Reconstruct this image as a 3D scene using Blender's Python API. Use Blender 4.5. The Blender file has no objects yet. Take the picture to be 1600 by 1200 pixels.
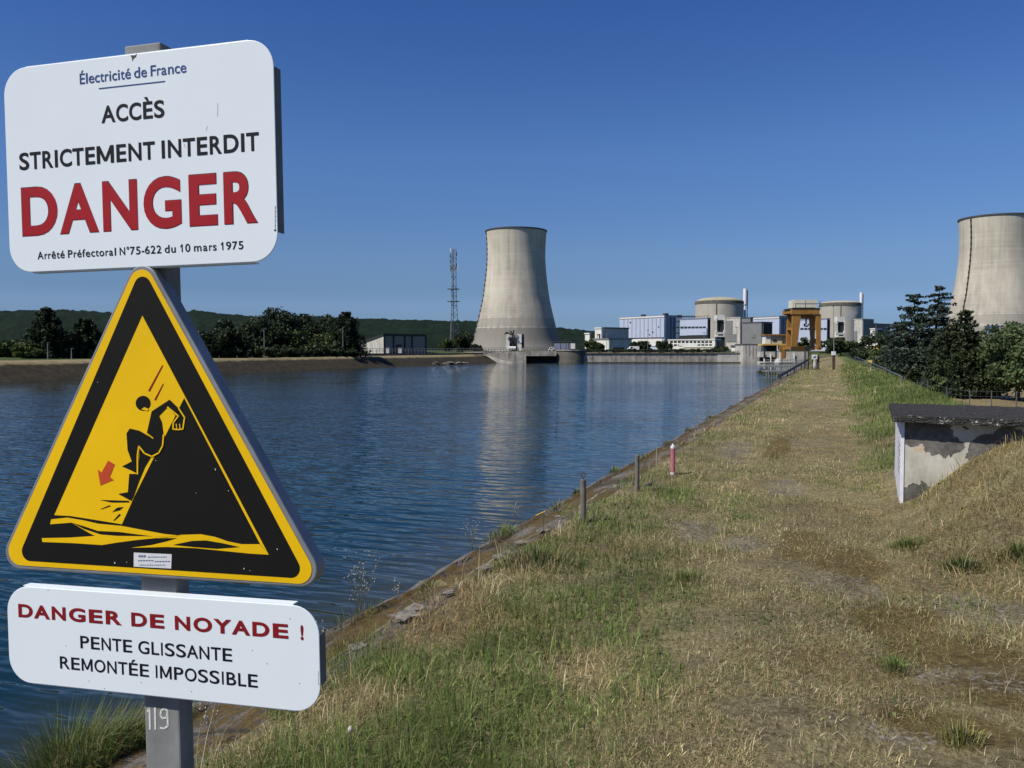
import bpy, math, random
import numpy as np
from mathutils import Vector, Matrix

rng = np.random.default_rng(7)
random.seed(7)
scene = bpy.context.scene
COL = scene.collection

# ------------------------------------------------------------------ camera
F_PX, W_PX, H_PX, HORIZON = 1300.0, 1600.0, 1200.0, 547.0
PITCH = math.atan((600 - HORIZON) / F_PX)
YAW = math.atan(500 / F_PX)              # the embankment runs along +Y, the camera looks to its left
CAM_Z = 1.6
cam_d = bpy.data.cameras.new('camera')
cam = bpy.data.objects.new('camera', cam_d)
COL.objects.link(cam)
cam_d.sensor_width = 36.0
cam_d.lens = 36.0 * F_PX / W_PX
cam_d.clip_start = 0.05
cam_d.clip_end = 20000
cam.location = (0, 0, CAM_Z)
cam.rotation_euler = (math.pi / 2 - PITCH, 0, YAW)
scene.camera = cam

# ------------------------------------------------------------------ light
SUN_EL = math.radians(50)
SUN_DIR = Vector((-0.632 * math.cos(SUN_EL), -0.779 * math.cos(SUN_EL), math.sin(SUN_EL))).normalized()
world = bpy.data.worlds.new('World')
scene.world = world
world.use_nodes = True
wn = world.node_tree.nodes
bg = wn['Background']
sky = wn.new('ShaderNodeTexSky')
sky.sky_type = 'NISHITA'
sky.sun_disc = False
sky.sun_elevation = SUN_EL
sky.sun_rotation = math.atan2(SUN_DIR.x, SUN_DIR.y)
sky.altitude = 300
sky.air_density = 1.0
sky.dust_density = 0.25
sky.ozone_density = 7.0
grade = wn.new('ShaderNodeValToRGB')          # clear blue air: deeper overhead, pale blue (not cream) at the horizon
tcn = wn.new('ShaderNodeTexCoord')
sep_n = wn.new('ShaderNodeSeparateXYZ')
mul = wn.new('ShaderNodeMix'); mul.data_type = 'RGBA'; mul.blend_type = 'MULTIPLY'; mul.inputs[0].default_value = 1.0
GR = [(0.0092, (0.369, 0.521, 0.85)), (0.0322, (0.382, 0.488, 0.74)), (0.0536, (0.468, 0.545, 0.777)), (0.0688, (0.445, 0.518, 0.689)), (0.1117, (0.539, 0.599, 0.745)), (0.2225, (0.551, 0.677, 0.881)), (0.3729, (0.379, 0.574, 0.892))]
while len(grade.color_ramp.elements) < len(GR): grade.color_ramp.elements.new(0.5)
for k, (p_, c_) in enumerate(GR):
    grade.color_ramp.elements[k].position = p_; grade.color_ramp.elements[k].color = (*c_, 1)
lk = world.node_tree.links.new
lk(tcn.outputs['Generated'], sep_n.inputs[0]); lk(sep_n.outputs['Z'], grade.inputs[0])
lk(sky.outputs[0], mul.inputs[6]); lk(grade.outputs[0], mul.inputs[7]); lk(mul.outputs[2], bg.inputs[0])
bg.inputs[1].default_value = 0.10
sun_d = bpy.data.lights.new('sun', 'SUN')
sun_d.energy = 4.9
sun_d.angle = math.radians(0.53)
sun_d.color = (1.0, 0.93, 0.81)
sun = bpy.data.objects.new('sun', sun_d)
COL.objects.link(sun)
sun.location = (-40, -50, 80)
sun.rotation_euler = SUN_DIR.to_track_quat('Z', 'Y').to_euler()
scene.view_settings.view_transform = 'Standard'
scene.view_settings.look = 'None'
scene.view_settings.exposure = 0.1
scene.view_settings.gamma = 1.0
scene.render.engine = 'CYCLES'
scene.cycles.max_bounces = 6
scene.cycles.transparent_max_bounces = 8
scene.cycles.volume_bounces = 0

# ------------------------------------------------------------------ measuring helpers
cF = np.array([-math.sin(YAW), math.cos(YAW), 0.0])     # forward on the ground
cR = np.array([math.cos(YAW), math.sin(YAW), 0.0])      # right on the ground
cZ = np.array([0, 0, 1.0])
CAM = np.array([0, 0, CAM_Z])


def ray(x, y):
    a, b = (x - 800) / F_PX, (600 - y) / F_PX
    up = b * math.cos(PITCH) - math.sin(PITCH)
    fw = b * math.sin(PITCH) + math.cos(PITCH)
    return a, up, fw


def P(x, y, D):
    """world point seen at photo pixel x, y at ground distance D along the view"""
    a, u, f = ray(x, y)
    return CAM + cR * (a / f * D) + cF * D + cZ * (u / f * D)


def PZ(x, y, z):
    a, u, f = ray(x, y)
    return P(x, y, (z - CAM_Z) / (u / f))


def zat(y, D):
    return float(P(800, y, D)[2])


# ------------------------------------------------------------------ numpy noise
def _hash(i, j, s):
    n = (i.astype(np.int64) * 374761393 + j.astype(np.int64) * 668265263 + s * 974634777) & 0x7fffffff
    n = ((n ^ (n >> 13)) * 1274126177) & 0x7fffffff
    return ((n ^ (n >> 16)) & 0xffff) / 65535.0


def vnoise(x, y, s=0):
    x = np.asarray(x, float); y = np.asarray(y, float)
    i = np.floor(x); j = np.floor(y)
    fx = x - i; fy = y - j
    fx = fx * fx * (3 - 2 * fx); fy = fy * fy * (3 - 2 * fy)
    i = i.astype(np.int64); j = j.astype(np.int64)
    a = _hash(i, j, s); b = _hash(i + 1, j, s); c = _hash(i, j + 1, s); d = _hash(i + 1, j + 1, s)
    return (a * (1 - fx) + b * fx) * (1 - fy) + (c * (1 - fx) + d * fx) * fy


def fbm(x, y, s=0, o=4):
    t = 0; a = 0.5; n = 0
    for k in range(o):
        t = t + a * vnoise(x * 2 ** k, y * 2 ** k, s + k * 17); n += a; a *= 0.5
    return t / n


def sst(a, b, x):
    t = np.clip((np.asarray(x, float) - a) / (b - a), 0, 1)
    return t * t * (3 - 2 * t)


# ------------------------------------------------------------------ mesh helpers
def tag(o, label=None, cat=None, group=None, kind=None):
    if label: o['label'] = label
    if cat: o['category'] = cat
    if group: o['group'] = group
    if kind: o['kind'] = kind
    return o


def thing(name, base, label, cat, group=None):
    o = bpy.data.objects.new(name, None)
    COL.objects.link(o)
    o.location = [float(c) for c in base]
    o.empty_display_size = 0.2
    return tag(o, label, cat, group)


def root_loc(p):
    v = np.zeros(3)
    while p is not None:
        v = v + np.array(p.location); p = p.parent
    return v


class MB:
    def __init__(s):
        s.v = []; s.f = []

    def add(s, vs, fs):
        n = len(s.v)
        s.v.extend([tuple(map(float, p)) for p in vs])
        s.f.extend([tuple(i + n for i in f) for f in fs])
        return s

    def para(s, o, a, b, c):
        o, a, b, c = (np.array(q, float) for q in (o, a, b, c))
        if np.dot(np.cross(a, b), c) < 0: a, b = b, a
        vs = [o, o + a, o + a + b, o + b, o + c, o + a + c, o + a + b + c, o + b + c]
        return s.add(vs, [(0, 3, 2, 1), (4, 5, 6, 7), (0, 1, 5, 4), (1, 2, 6, 5), (2, 3, 7, 6), (3, 0, 4, 7)])

    def box(s, x0, y0, z0, x1, y1, z1):
        return s.para((x0, y0, z0), (x1 - x0, 0, 0), (0, y1 - y0, 0), (0, 0, z1 - z0))

    def cbox(s, xl, xr, yt, yb, D, depth):
        """box facing the path's south side: seen between photo columns xl..xr and rows yt..yb, with its own depth"""
        a = P(xl, yb, D); b = P(xr, yb, D)
        z1 = zat(yt, D)
        return s.para(a, b - a, cF * depth, cZ * (z1 - a[2]))

    def tube(s, pts, r, n=8, cap=True):
        pts = [np.array(p, float) for p in pts]
        rs = r if isinstance(r, (list, tuple)) else [r] * len(pts)
        vs = []; fs = []
        for k, p in enumerate(pts):
            d = pts[min(k + 1, len(pts) - 1)] - pts[max(k - 1, 0)]
            d = d / (np.linalg.norm(d) + 1e-12)
            u = np.cross(d, (0, 0, 1.0)) if abs(d[2]) < 0.95 else np.cross(d, (1.0, 0, 0))
            u /= np.linalg.norm(u); w = np.cross(d, u)
            for j in range(n):
                t = 2 * math.pi * j / n
                vs.append(p + (u * math.cos(t) + w * math.sin(t)) * rs[k])
        for k in range(len(pts) - 1):
            for j in range(n):
                a = k * n + j; b = k * n + (j + 1) % n
                fs.append((a, b, b + n, a + n))
        if cap:
            fs.append(tuple(range(n - 1, -1, -1)))
            m = (len(pts) - 1) * n
            fs.append(tuple(range(m, m + n)))
        return s.add(vs, fs)

    def lathe(s, c, prof, n=48, cap=False):
        c = np.array(c, float); vs = []; fs = []
        for (r, z) in prof:
            for j in range(n):
                t = 2 * math.pi * j / n
                vs.append(c + np.array([r * math.cos(t), r * math.sin(t), z]))
        for k in range(len(prof) - 1):
            for j in range(n):
                a = k * n + j; b = k * n + (j + 1) % n
                fs.append((a, b, b + n, a + n))
        if cap:
            fs.append(tuple(range(n - 1, -1, -1)))
            m = (len(prof) - 1) * n
            fs.append(tuple(range(m, m + n)))
        return s.add(vs, fs)

    def prism(s, pts, d):
        """polygon (list of 3D points) extruded by vector d"""
        pts = [np.array(p, float) for p in pts]; d = np.array(d, float); n = len(pts)
        vs = pts + [p + d for p in pts]
        fs = [tuple(range(n - 1, -1, -1)), tuple(range(n, 2 * n))]
        fs += [(i, (i + 1) % n, n + (i + 1) % n, n + i) for i in range(n)]
        return s.add(vs, fs)

    def poly(s, pts):
        return s.add(pts, [tuple(range(len(pts)))])

    def build(s, name, mat, parent=None, smooth=False, base=None, bevel=0):
        me = bpy.data.meshes.new(name)
        off = root_loc(parent) if parent is not None else (np.array(base, float) if base is not None else np.zeros(3))
        v = np.array(s.v) - off
        me.from_pydata(v.tolist(), [], s.f)
        me.materials.append(mat)
        if smooth:
            me.polygons.foreach_set('use_smooth', [True] * len(me.polygons))
        me.update()
        o = bpy.data.objects.new(name, me)
        COL.objects.link(o)
        if parent is not None: o.parent = parent
        elif base is not None: o.location = [float(c) for c in base]
        if bevel:
            b = o.modifiers.new('bevel', 'BEVEL'); b.width = bevel; b.segments = 2; b.limit_method = 'ANGLE'
        return o


def np_mesh(name, verts, loops, totals, mat, parent=None, base=None, color=None, smooth=False):
    me = bpy.data.meshes.new(name)
    off = root_loc(parent) if parent is not None else (np.array(base, float) if base is not None else np.zeros(3))
    v = np.asarray(verts, np.float32) - off.astype(np.float32)
    me.vertices.add(len(v)); me.vertices.foreach_set('co', v.ravel())
    me.loops.add(len(loops)); me.loops.foreach_set('vertex_index', np.asarray(loops, np.int32))
    totals = np.asarray(totals, np.int32)
    me.polygons.add(len(totals))
    st = np.concatenate([[0], np.cumsum(totals)[:-1]]).astype(np.int32)
    me.polygons.foreach_set('loop_start', st)
    if smooth:
        me.polygons.foreach_set('use_smooth', np.ones(len(totals), bool))
    me.update(calc_edges=True)
    if color is not None:
        at = me.color_attributes.new('tint', 'FLOAT_COLOR', 'POINT')
        c4 = np.ones((len(v), 4), np.float32); c4[:, :3] = color
        at.data.foreach_set('color', c4.ravel())
    me.materials.append(mat)
    o = bpy.data.objects.new(name, me)
    COL.objects.link(o)
    if parent is not None: o.parent = parent
    elif base is not None: o.location = [float(c) for c in base]
    return o


def dup(root, loc, scale, rotz, label, group=None):
    r = root.copy(); COL.objects.link(r)
    r.location = [float(c) for c in loc]; r.scale = scale; r.rotation_euler = (0, 0, rotz)
    r['label'] = label
    if group: r['group'] = group
    for ch in list(root.children):
        c = ch.copy(); COL.objects.link(c); c.parent = r
        for g in ch.children:
            d = g.copy(); COL.objects.link(d); d.parent = c
    return r


# ------------------------------------------------------------------ materials
MATS = {}


class NT:
    """small node-tree writer"""
    def __init__(s, name):
        s.m = bpy.data.materials.new(name); s.m.use_nodes = True
        s.t = s.m.node_tree; s.b = s.t.nodes['Principled BSDF']; s.out = s.t.nodes['Material Output']
        MATS[name] = s.m

    def n(s, typ, **kw):
        nd = s.t.nodes.new(typ)
        for k, v in kw.items():
            if k.startswith('i_'): nd.inputs[k[2:].replace('_', ' ')].default_value = v
            else: setattr(nd, k, v)
        return nd

    def l(s, a, b): s.t.links.new(a, b)

    def pos(s):
        g = s.n('ShaderNodeNewGeometry'); return g.outputs['Position']

    def noise(s, scale, detail=4, rough=0.55, vec=None, stretch=None):
        v = vec or s.pos()
        if stretch:
            mp = s.n('ShaderNodeMapping'); mp.inputs['Scale'].default_value = stretch
            s.l(v, mp.inputs['Vector']); v = mp.outputs[0]
        t = s.n('ShaderNodeTexNoise'); t.inputs['Scale'].default_value = scale
        t.inputs['Detail'].default_value = detail; t.inputs['Roughness'].default_value = rough
        s.l(v, t.inputs['Vector']); return t.outputs['Fac']

    def ramp(s, fac, stops):
        r = s.n('ShaderNodeValToRGB'); e = r.color_ramp.elements
        while len(e) < len(stops): e.new(0.5)
        for k, (p, c) in enumerate(stops):
            e[k].position = p; e[k].color = (*c, 1) if len(c) == 3 else c
        s.l(fac, r.inputs[0]); return r.outputs[0]

    def step(s, fac, a, b):
        m = s.n('ShaderNodeMapRange'); m.inputs[1].default_value = a; m.inputs[2].default_value = b
        m.interpolation_type = 'SMOOTHSTEP'
        s.l(fac, m.inputs[0]); return m.outputs[0]

    def mix(s, fac, a, b, mode='MIX'):
        m = s.n('ShaderNodeMix', data_type='RGBA', blend_type=mode)
        if isinstance(fac, (int, float)): m.inputs[0].default_value = fac
        else: s.l(fac, m.inputs[0])
        for q, i in ((a, 6), (b, 7)):
            if isinstance(q, tuple): m.inputs[i].default_value = (*q, 1)
            else: s.l(q, m.inputs[i])
        return m.outputs[2]

    def math(s, op, a, b=None):
        m = s.n('ShaderNodeMath', operation=op)
        for q, i in ((a, 0), (b, 1)):
            if q is None: continue
            if isinstance(q, (int, float)): m.inputs[i].default_value = q
            else: s.l(q, m.inputs[i])
        return m.outputs[0]

    def bump(s, h, dist, strength=1.0):
        b = s.n('ShaderNodeBump'); b.inputs['Distance'].default_value = dist; b.inputs['Strength'].default_value = strength
        s.l(h, b.inputs['Height']); s.l(b.outputs[0], s.b.inputs['Normal'])

    def base(s, c):
        if isinstance(c, tuple): s.b.inputs['Base Color'].default_value = (*c, 1)
        else: s.l(c, s.b.inputs['Base Color'])

    def rough(s, r): s.b.inputs['Roughness'].default_value = r


def weathered(name, col, dark=0.75, scale=3.0, rough=0.75, streak=None, metal=0.0, bump=0.0, lo=0.35, hi=0.7):
    m = NT(name)
    f = m.noise(scale, 5, 0.6)
    if streak:
        f2 = m.noise(scale, 4, 0.6, stretch=streak)
        f = m.math('MULTIPLY', m.math('ADD', f, f2), 0.5)
    d = tuple(c * dark for c in col)
    m.base(m.ramp(f, [(lo, d), (hi, col)]))
    m.rough(rough); m.b.inputs['Metallic'].default_value = metal
    if bump: m.bump(f, bump)
    return m.m


def foliage_mat(name, rough=0.6, trans=0.25):
    m = NT(name)
    a = m.n('ShaderNodeVertexColor'); a.layer_name = 'tint'
    m.base(a.outputs['Color']); m.rough(rough)
    m.b.inputs['Specular IOR Level'].default_value = 0.25
    tr = m.n('ShaderNodeBsdfTranslucent'); m.l(a.outputs['Color'], tr.inputs['Color'])
    mx = m.n('ShaderNodeMixShader'); mx.inputs[0].default_value = trans
    m.l(m.b.outputs[0], mx.inputs[1]); m.l(tr.outputs[0], mx.inputs[2])
    m.l(mx.outputs[0], m.out.inputs['Surface'])
    return m.m


M_leaf = foliage_mat('leaf')
M_blade = foliage_mat('grass_blade', 0.55, 0.3)
M_bark = weathered('bark', (0.09, 0.065, 0.045), 0.5, 2.0, 0.9)
M_white_sign = weathered('sign_white', (0.73, 0.80, 0.85), 0.965, 6.0, 0.32, streak=(1, 1, 0.12))
M_red_ink = weathered('red_ink', (0.34, 0.008, 0.016), 0.88, 25, 0.6)
M_darkred_ink = weathered('dark_red_ink', (0.23, 0.008, 0.012), 0.85, 25, 0.6)
M_black_ink = weathered('black_ink', (0.004, 0.006, 0.009), 0.8, 25, 0.65)
M_blue_ink = weathered('blue_ink', (0.025, 0.06, 0.22), 0.85, 25, 0.4)
M_sign_yellow = weathered('sign_yellow', (0.84, 0.52, 0.002), 0.9, 5.0, 0.5)
M_sign_black = weathered('sign_black', (0.004, 0.004, 0.003), 0.7, 8.0, 0.7)
M_orange_ink = weathered('orange_ink', (0.52, 0.065, 0.012), 0.9, 25, 0.4)
M_galv = weathered('galvanised_steel', (0.30, 0.315, 0.33), 0.6, 14.0, 0.5, metal=0.3, streak=(1, 1, 0.25))
M_galv_old = weathered('galvanised_dull', (0.235, 0.245, 0.24), 0.5, 16.0, 0.75, metal=0.0, streak=(1, 1, 0.2))
for _m in (M_white_sign, M_red_ink, M_darkred_ink, M_black_ink, M_sign_yellow, M_sign_black):
    _m.node_tree.nodes['Principled BSDF'].inputs['Specular IOR Level'].default_value = 0.22
M_chalk = weathered('white_marker', (0.75, 0.75, 0.74), 0.8, 90, 0.8)
M_sticker = weathered('sticker_paper', (0.7, 0.72, 0.75), 0.9, 60, 0.5)
M_wood = weathered('weathered_wood', (0.20, 0.18, 0.15), 0.45, 14.0, 0.9, streak=(3, 3, 0.25), bump=0.004)
M_rust = weathered('rusty_iron', (0.10, 0.075, 0.055), 0.5, 30, 0.8)
M_pinkred = weathered('faded_red_paint', (0.50, 0.15, 0.19), 0.75, 30, 0.6)
M_whitepaint = weathered('white_paint', (0.78, 0.78, 0.77), 0.8, 3.0, 0.6)
M_yellowpaint = weathered('yellow_paint', (0.62, 0.42, 0.03), 0.75, 20, 0.7)


def make_tower_concrete():
    m = NT('tower_concrete')
    p = m.pos()
    sep = m.n('ShaderNodeSeparateXYZ'); m.l(p, sep.inputs[0])
    z = sep.outputs['Z']
    big = m.noise(0.02, 4, 0.6)
    streak = m.noise(0.16, 4, 0.65, stretch=(1, 1, 0.04))
    ring = m.noise(0.34, 3, 0.6, stretch=(0.02, 0.02, 1))
    c = m.ramp(m.math('MULTIPLY', m.math('ADD', big, streak), 0.5), [(0.36, (0.33, 0.30, 0.245)), (0.5, (0.46, 0.42, 0.35)), (0.64, (0.56, 0.515, 0.43))])
    c = m.mix(m.math('MULTIPLY', m.step(ring, 0.50, 0.62), 0.22), c, (0.58, 0.55, 0.5))
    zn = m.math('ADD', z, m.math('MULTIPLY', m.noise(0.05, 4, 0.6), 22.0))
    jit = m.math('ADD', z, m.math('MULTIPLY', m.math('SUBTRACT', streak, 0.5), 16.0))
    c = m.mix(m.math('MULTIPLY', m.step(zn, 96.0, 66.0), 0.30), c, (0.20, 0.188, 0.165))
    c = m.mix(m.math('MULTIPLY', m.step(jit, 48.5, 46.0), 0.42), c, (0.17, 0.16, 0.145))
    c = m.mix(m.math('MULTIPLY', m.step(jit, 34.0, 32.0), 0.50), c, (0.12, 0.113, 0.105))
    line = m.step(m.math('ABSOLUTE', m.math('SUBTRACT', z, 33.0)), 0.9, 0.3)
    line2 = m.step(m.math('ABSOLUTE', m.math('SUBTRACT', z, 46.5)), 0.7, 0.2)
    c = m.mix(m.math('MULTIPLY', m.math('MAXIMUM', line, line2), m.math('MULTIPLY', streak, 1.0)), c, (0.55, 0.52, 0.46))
    # form-work seams: thin lift lines
    lift = m.math('FRACT', m.math('MULTIPLY', z, 1 / 6.5))
    c = m.mix(m.math('MULTIPLY', m.step(lift, 0.07, 0.0), 0.22), c, (0.24, 0.225, 0.20))
    m.base(c); m.rough(0.9)
    return m.m


M_tower = make_tower_concrete()
M_tower_rim = weathered('tower_rim', (0.09, 0.085, 0.08), 0.6, 0.3, 0.9)
M_concrete = weathered('concrete', (0.40, 0.375, 0.33), 0.4, 0.7, 0.9, streak=(1.6, 1.6, 0.25), lo=0.38, hi=0.62)
M_concrete_pale = weathered('pale_concrete', (0.56, 0.54, 0.49), 0.55, 0.7, 0.85, streak=(1.6, 1.6, 0.2), lo=0.38, hi=0.62)
M_concrete_dark = weathered('stained_concrete', (0.16, 0.15, 0.125), 0.45, 0.5, 0.95, streak=(1, 1, 0.3))
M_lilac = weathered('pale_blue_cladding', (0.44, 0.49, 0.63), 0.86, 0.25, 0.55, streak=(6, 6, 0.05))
M_lilac_dark = weathered('blue_grey_cladding', (0.22, 0.26, 0.36), 0.75, 0.25, 0.6, streak=(8, 8, 0.05))  # also serves as painted shade on the right walls of the halls
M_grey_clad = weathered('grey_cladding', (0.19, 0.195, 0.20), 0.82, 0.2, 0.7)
M_grey_pale = weathered('pale_grey_render', (0.45, 0.45, 0.43), 0.85, 0.2, 0.8)
M_white_bld = weathered('white_render', (0.70, 0.69, 0.64), 0.82, 0.3, 0.8)
M_beige = weathered('beige_render', (0.50, 0.46, 0.33), 0.8, 0.5, 0.85)
M_yellow_bld = weathered('yellow_render', (0.58, 0.40, 0.10), 0.8, 0.5, 0.85)
M_dark = weathered('dark_steel', (0.022, 0.024, 0.026), 0.6, 1.0, 0.7)
M_darkroof = weathered('dark_roof', (0.075, 0.075, 0.075), 0.7, 0.8, 0.85)
M_reactor = weathered('reactor_concrete', (0.44, 0.415, 0.36), 0.76, 0.12, 0.9, streak=(1.5, 1.5, 0.1))
M_dome = weathered('dome_concrete', (0.40, 0.37, 0.27), 0.75, 0.1, 0.9)
M_glass = weathered('window_glass', (0.03, 0.035, 0.04), 0.7, 1.0, 0.15)
M_orange = weathered('ochre_crane_paint', (0.34, 0.165, 0.032), 0.72, 0.6, 0.6)
M_cream = weathered('cream_cladding', (0.66, 0.63, 0.50), 0.85, 0.5, 0.6)
M_stack = weathered('white_stack_paint', (0.74, 0.73, 0.76), 0.9, 0.3, 0.5)
M_mast = weathered('mast_steel', (0.09, 0.105, 0.12), 0.7, 1.0, 0.6)
M_mast_red = weathered('mast_red_white', (0.22, 0.225, 0.23), 0.7, 1.0, 0.6)
M_bluepanel = weathered('blue_sheet', (0.06, 0.14, 0.42), 0.85, 0.5, 0.6)
M_rock = weathered('rock', (0.22, 0.20, 0.17), 0.5, 1.5, 0.95)
M_driftwood = weathered('bleached_driftwood', (0.55, 0.53, 0.48), 0.6, 3.0, 0.9)


def make_slab_roof():
    m = NT('lichen_roof_slab')
    v = m.n('ShaderNodeTexVoronoi'); v.inputs['Scale'].default_value = 38.0
    m.l(m.pos(), v.inputs['Vector'])
    f = m.noise(24, 6, 0.7); g = m.noise(5, 4, 0.6)
    c = m.ramp(f, [(0.3, (0.014, 0.014, 0.014)), (0.56, (0.034, 0.033, 0.031)), (0.68, (0.07, 0.067, 0.062)), (0.8, (0.20, 0.19, 0.18))])
    c = m.mix(m.math('MULTIPLY', m.step(g, 0.5, 0.7), 0.6), c, (0.035, 0.034, 0.032))
    m.base(c); m.rough(0.95)
    m.bump(m.math('ADD', f, v.outputs['Distance']), 0.03)
    return m.m


def make_peeling():
    m = NT('peeling_render')
    sep = m.n('ShaderNodeSeparateXYZ'); m.l(m.pos(), sep.inputs[0])
    x, z = sep.outputs['X'], sep.outputs['Z']
    n1 = m.noise(9, 5, 0.65); n2 = m.noise(3.0, 3, 0.6)
    wob = m.math('ADD', m.math('MULTIPLY', m.math('SUBTRACT', n1, 0.5), 0.18), m.math('MULTIPLY', m.math('SUBTRACT', n2, 0.5), 0.22))
    zz = m.math('ADD', z, wob); xx = m.math('ADD', x, wob)
    # bare patches, measured along the wall: a belly under the eave, a field at the far end, one at the foot
    def blob(cx, cz, rx, rz):
        a = m.math('MULTIPLY', m.math('SUBTRACT', xx, cx), 1 / rx)
        b = m.math('MULTIPLY', m.math('SUBTRACT', zz, cz), 1 / rz)
        d = m.math('SQRT', m.math('ADD', m.math('MULTIPLY', a, a), m.math('MULTIPLY', b, b)))
        return m.step(d, 1.03, 0.97)
    bare = blob(0.80, 0.80, 0.20, 0.155)
    for q in ((1.00, 0.74, 0.17, 0.17), (1.13, 0.66, 0.09, 0.10), (1.42, 0.60, 0.16, 0.17), (1.62, 0.62, 0.20, 0.26), (1.32, 0.38, 0.07, 0.12), (2.2, 0.5, 0.5, 0.5), (0.80, 0.06, 0.17, 0.17), (0.95, 0.0, 0.2, 0.17), (1.26, 0.86, 0.03, 0.03)):
        bare = m.math('MAXIMUM', bare, blob(*q))
    stn = m.noise(4.5, 5, 0.7, stretch=(1.6, 1.6, 0.35))
    plaster = m.ramp(m.math('MULTIPLY', m.math('ADD', n2, stn), 0.5), [(0.32, (0.25, 0.235, 0.19)), (0.5, (0.42, 0.405, 0.35)), (0.68, (0.55, 0.535, 0.48))])
    plaster = m.mix(m.math('MULTIPLY', m.step(m.noise(16, 4, 0.7), 0.66, 0.74), 0.5), plaster, (0.2, 0.18, 0.14))
    rust = m.math('MULTIPLY', m.math('MULTIPLY', blob(0.80, 0.60, 0.14, 0.035), m.step(m.noise(14, 3, 0.6), 0.4, 0.6)), 0.45)
    plaster = m.mix(rust, plaster, (0.50, 0.27, 0.08))
    blk = m.math('MULTIPLY', m.math('ADD', m.noise(26, 6, 0.75), m.noise(5, 4, 0.6)), 0.5)
    block = m.ramp(blk, [(0.32, (0.035, 0.033, 0.031)), (0.52, (0.10, 0.096, 0.09)), (0.7, (0.20, 0.19, 0.175))])
    rim_ = m.step(n1, 0.62, 0.68)
    block = m.mix(m.math('MULTIPLY', rim_, 0.5), block, (0.36, 0.34, 0.29))
    m.base(m.mix(bare, plaster, block)); m.rough(0.9)
    m.bump(m.math('SUBTRACT', m.math('MULTIPLY', n1, 0.3), bare), 0.012)
    return m.m


M_slabroof = make_slab_roof()


def make_aggregate():
    m = NT('exposed_aggregate')
    v = m.n('ShaderNodeTexVoronoi'); v.inputs['Scale'].default_value = 52.0
    m.l(m.pos(), v.inputs['Vector'])
    sc = m.n('ShaderNodeSeparateColor'); m.l(v.outputs['Color'], sc.inputs[0])
    c = m.ramp(sc.outputs[0], [(0.0, (0.02, 0.02, 0.02)), (0.55, (0.07, 0.065, 0.06)), (0.78, (0.22, 0.21, 0.19)), (1.0, (0.55, 0.53, 0.5))])
    c = m.mix(m.step(m.noise(7, 4, 0.6), 0.62, 0.5), c, (0.03, 0.03, 0.028))
    m.base(c); m.rough(0.95); m.bump(v.outputs['Distance'], 0.02)
    return m.m


M_aggregate = make_aggregate()
M_peeling = make_peeling()
M_jamb = weathered('flaking_white_paint', (0.74, 0.74, 0.80), 0.75, 9, 0.7, streak=(1, 1, 0.2))


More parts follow.
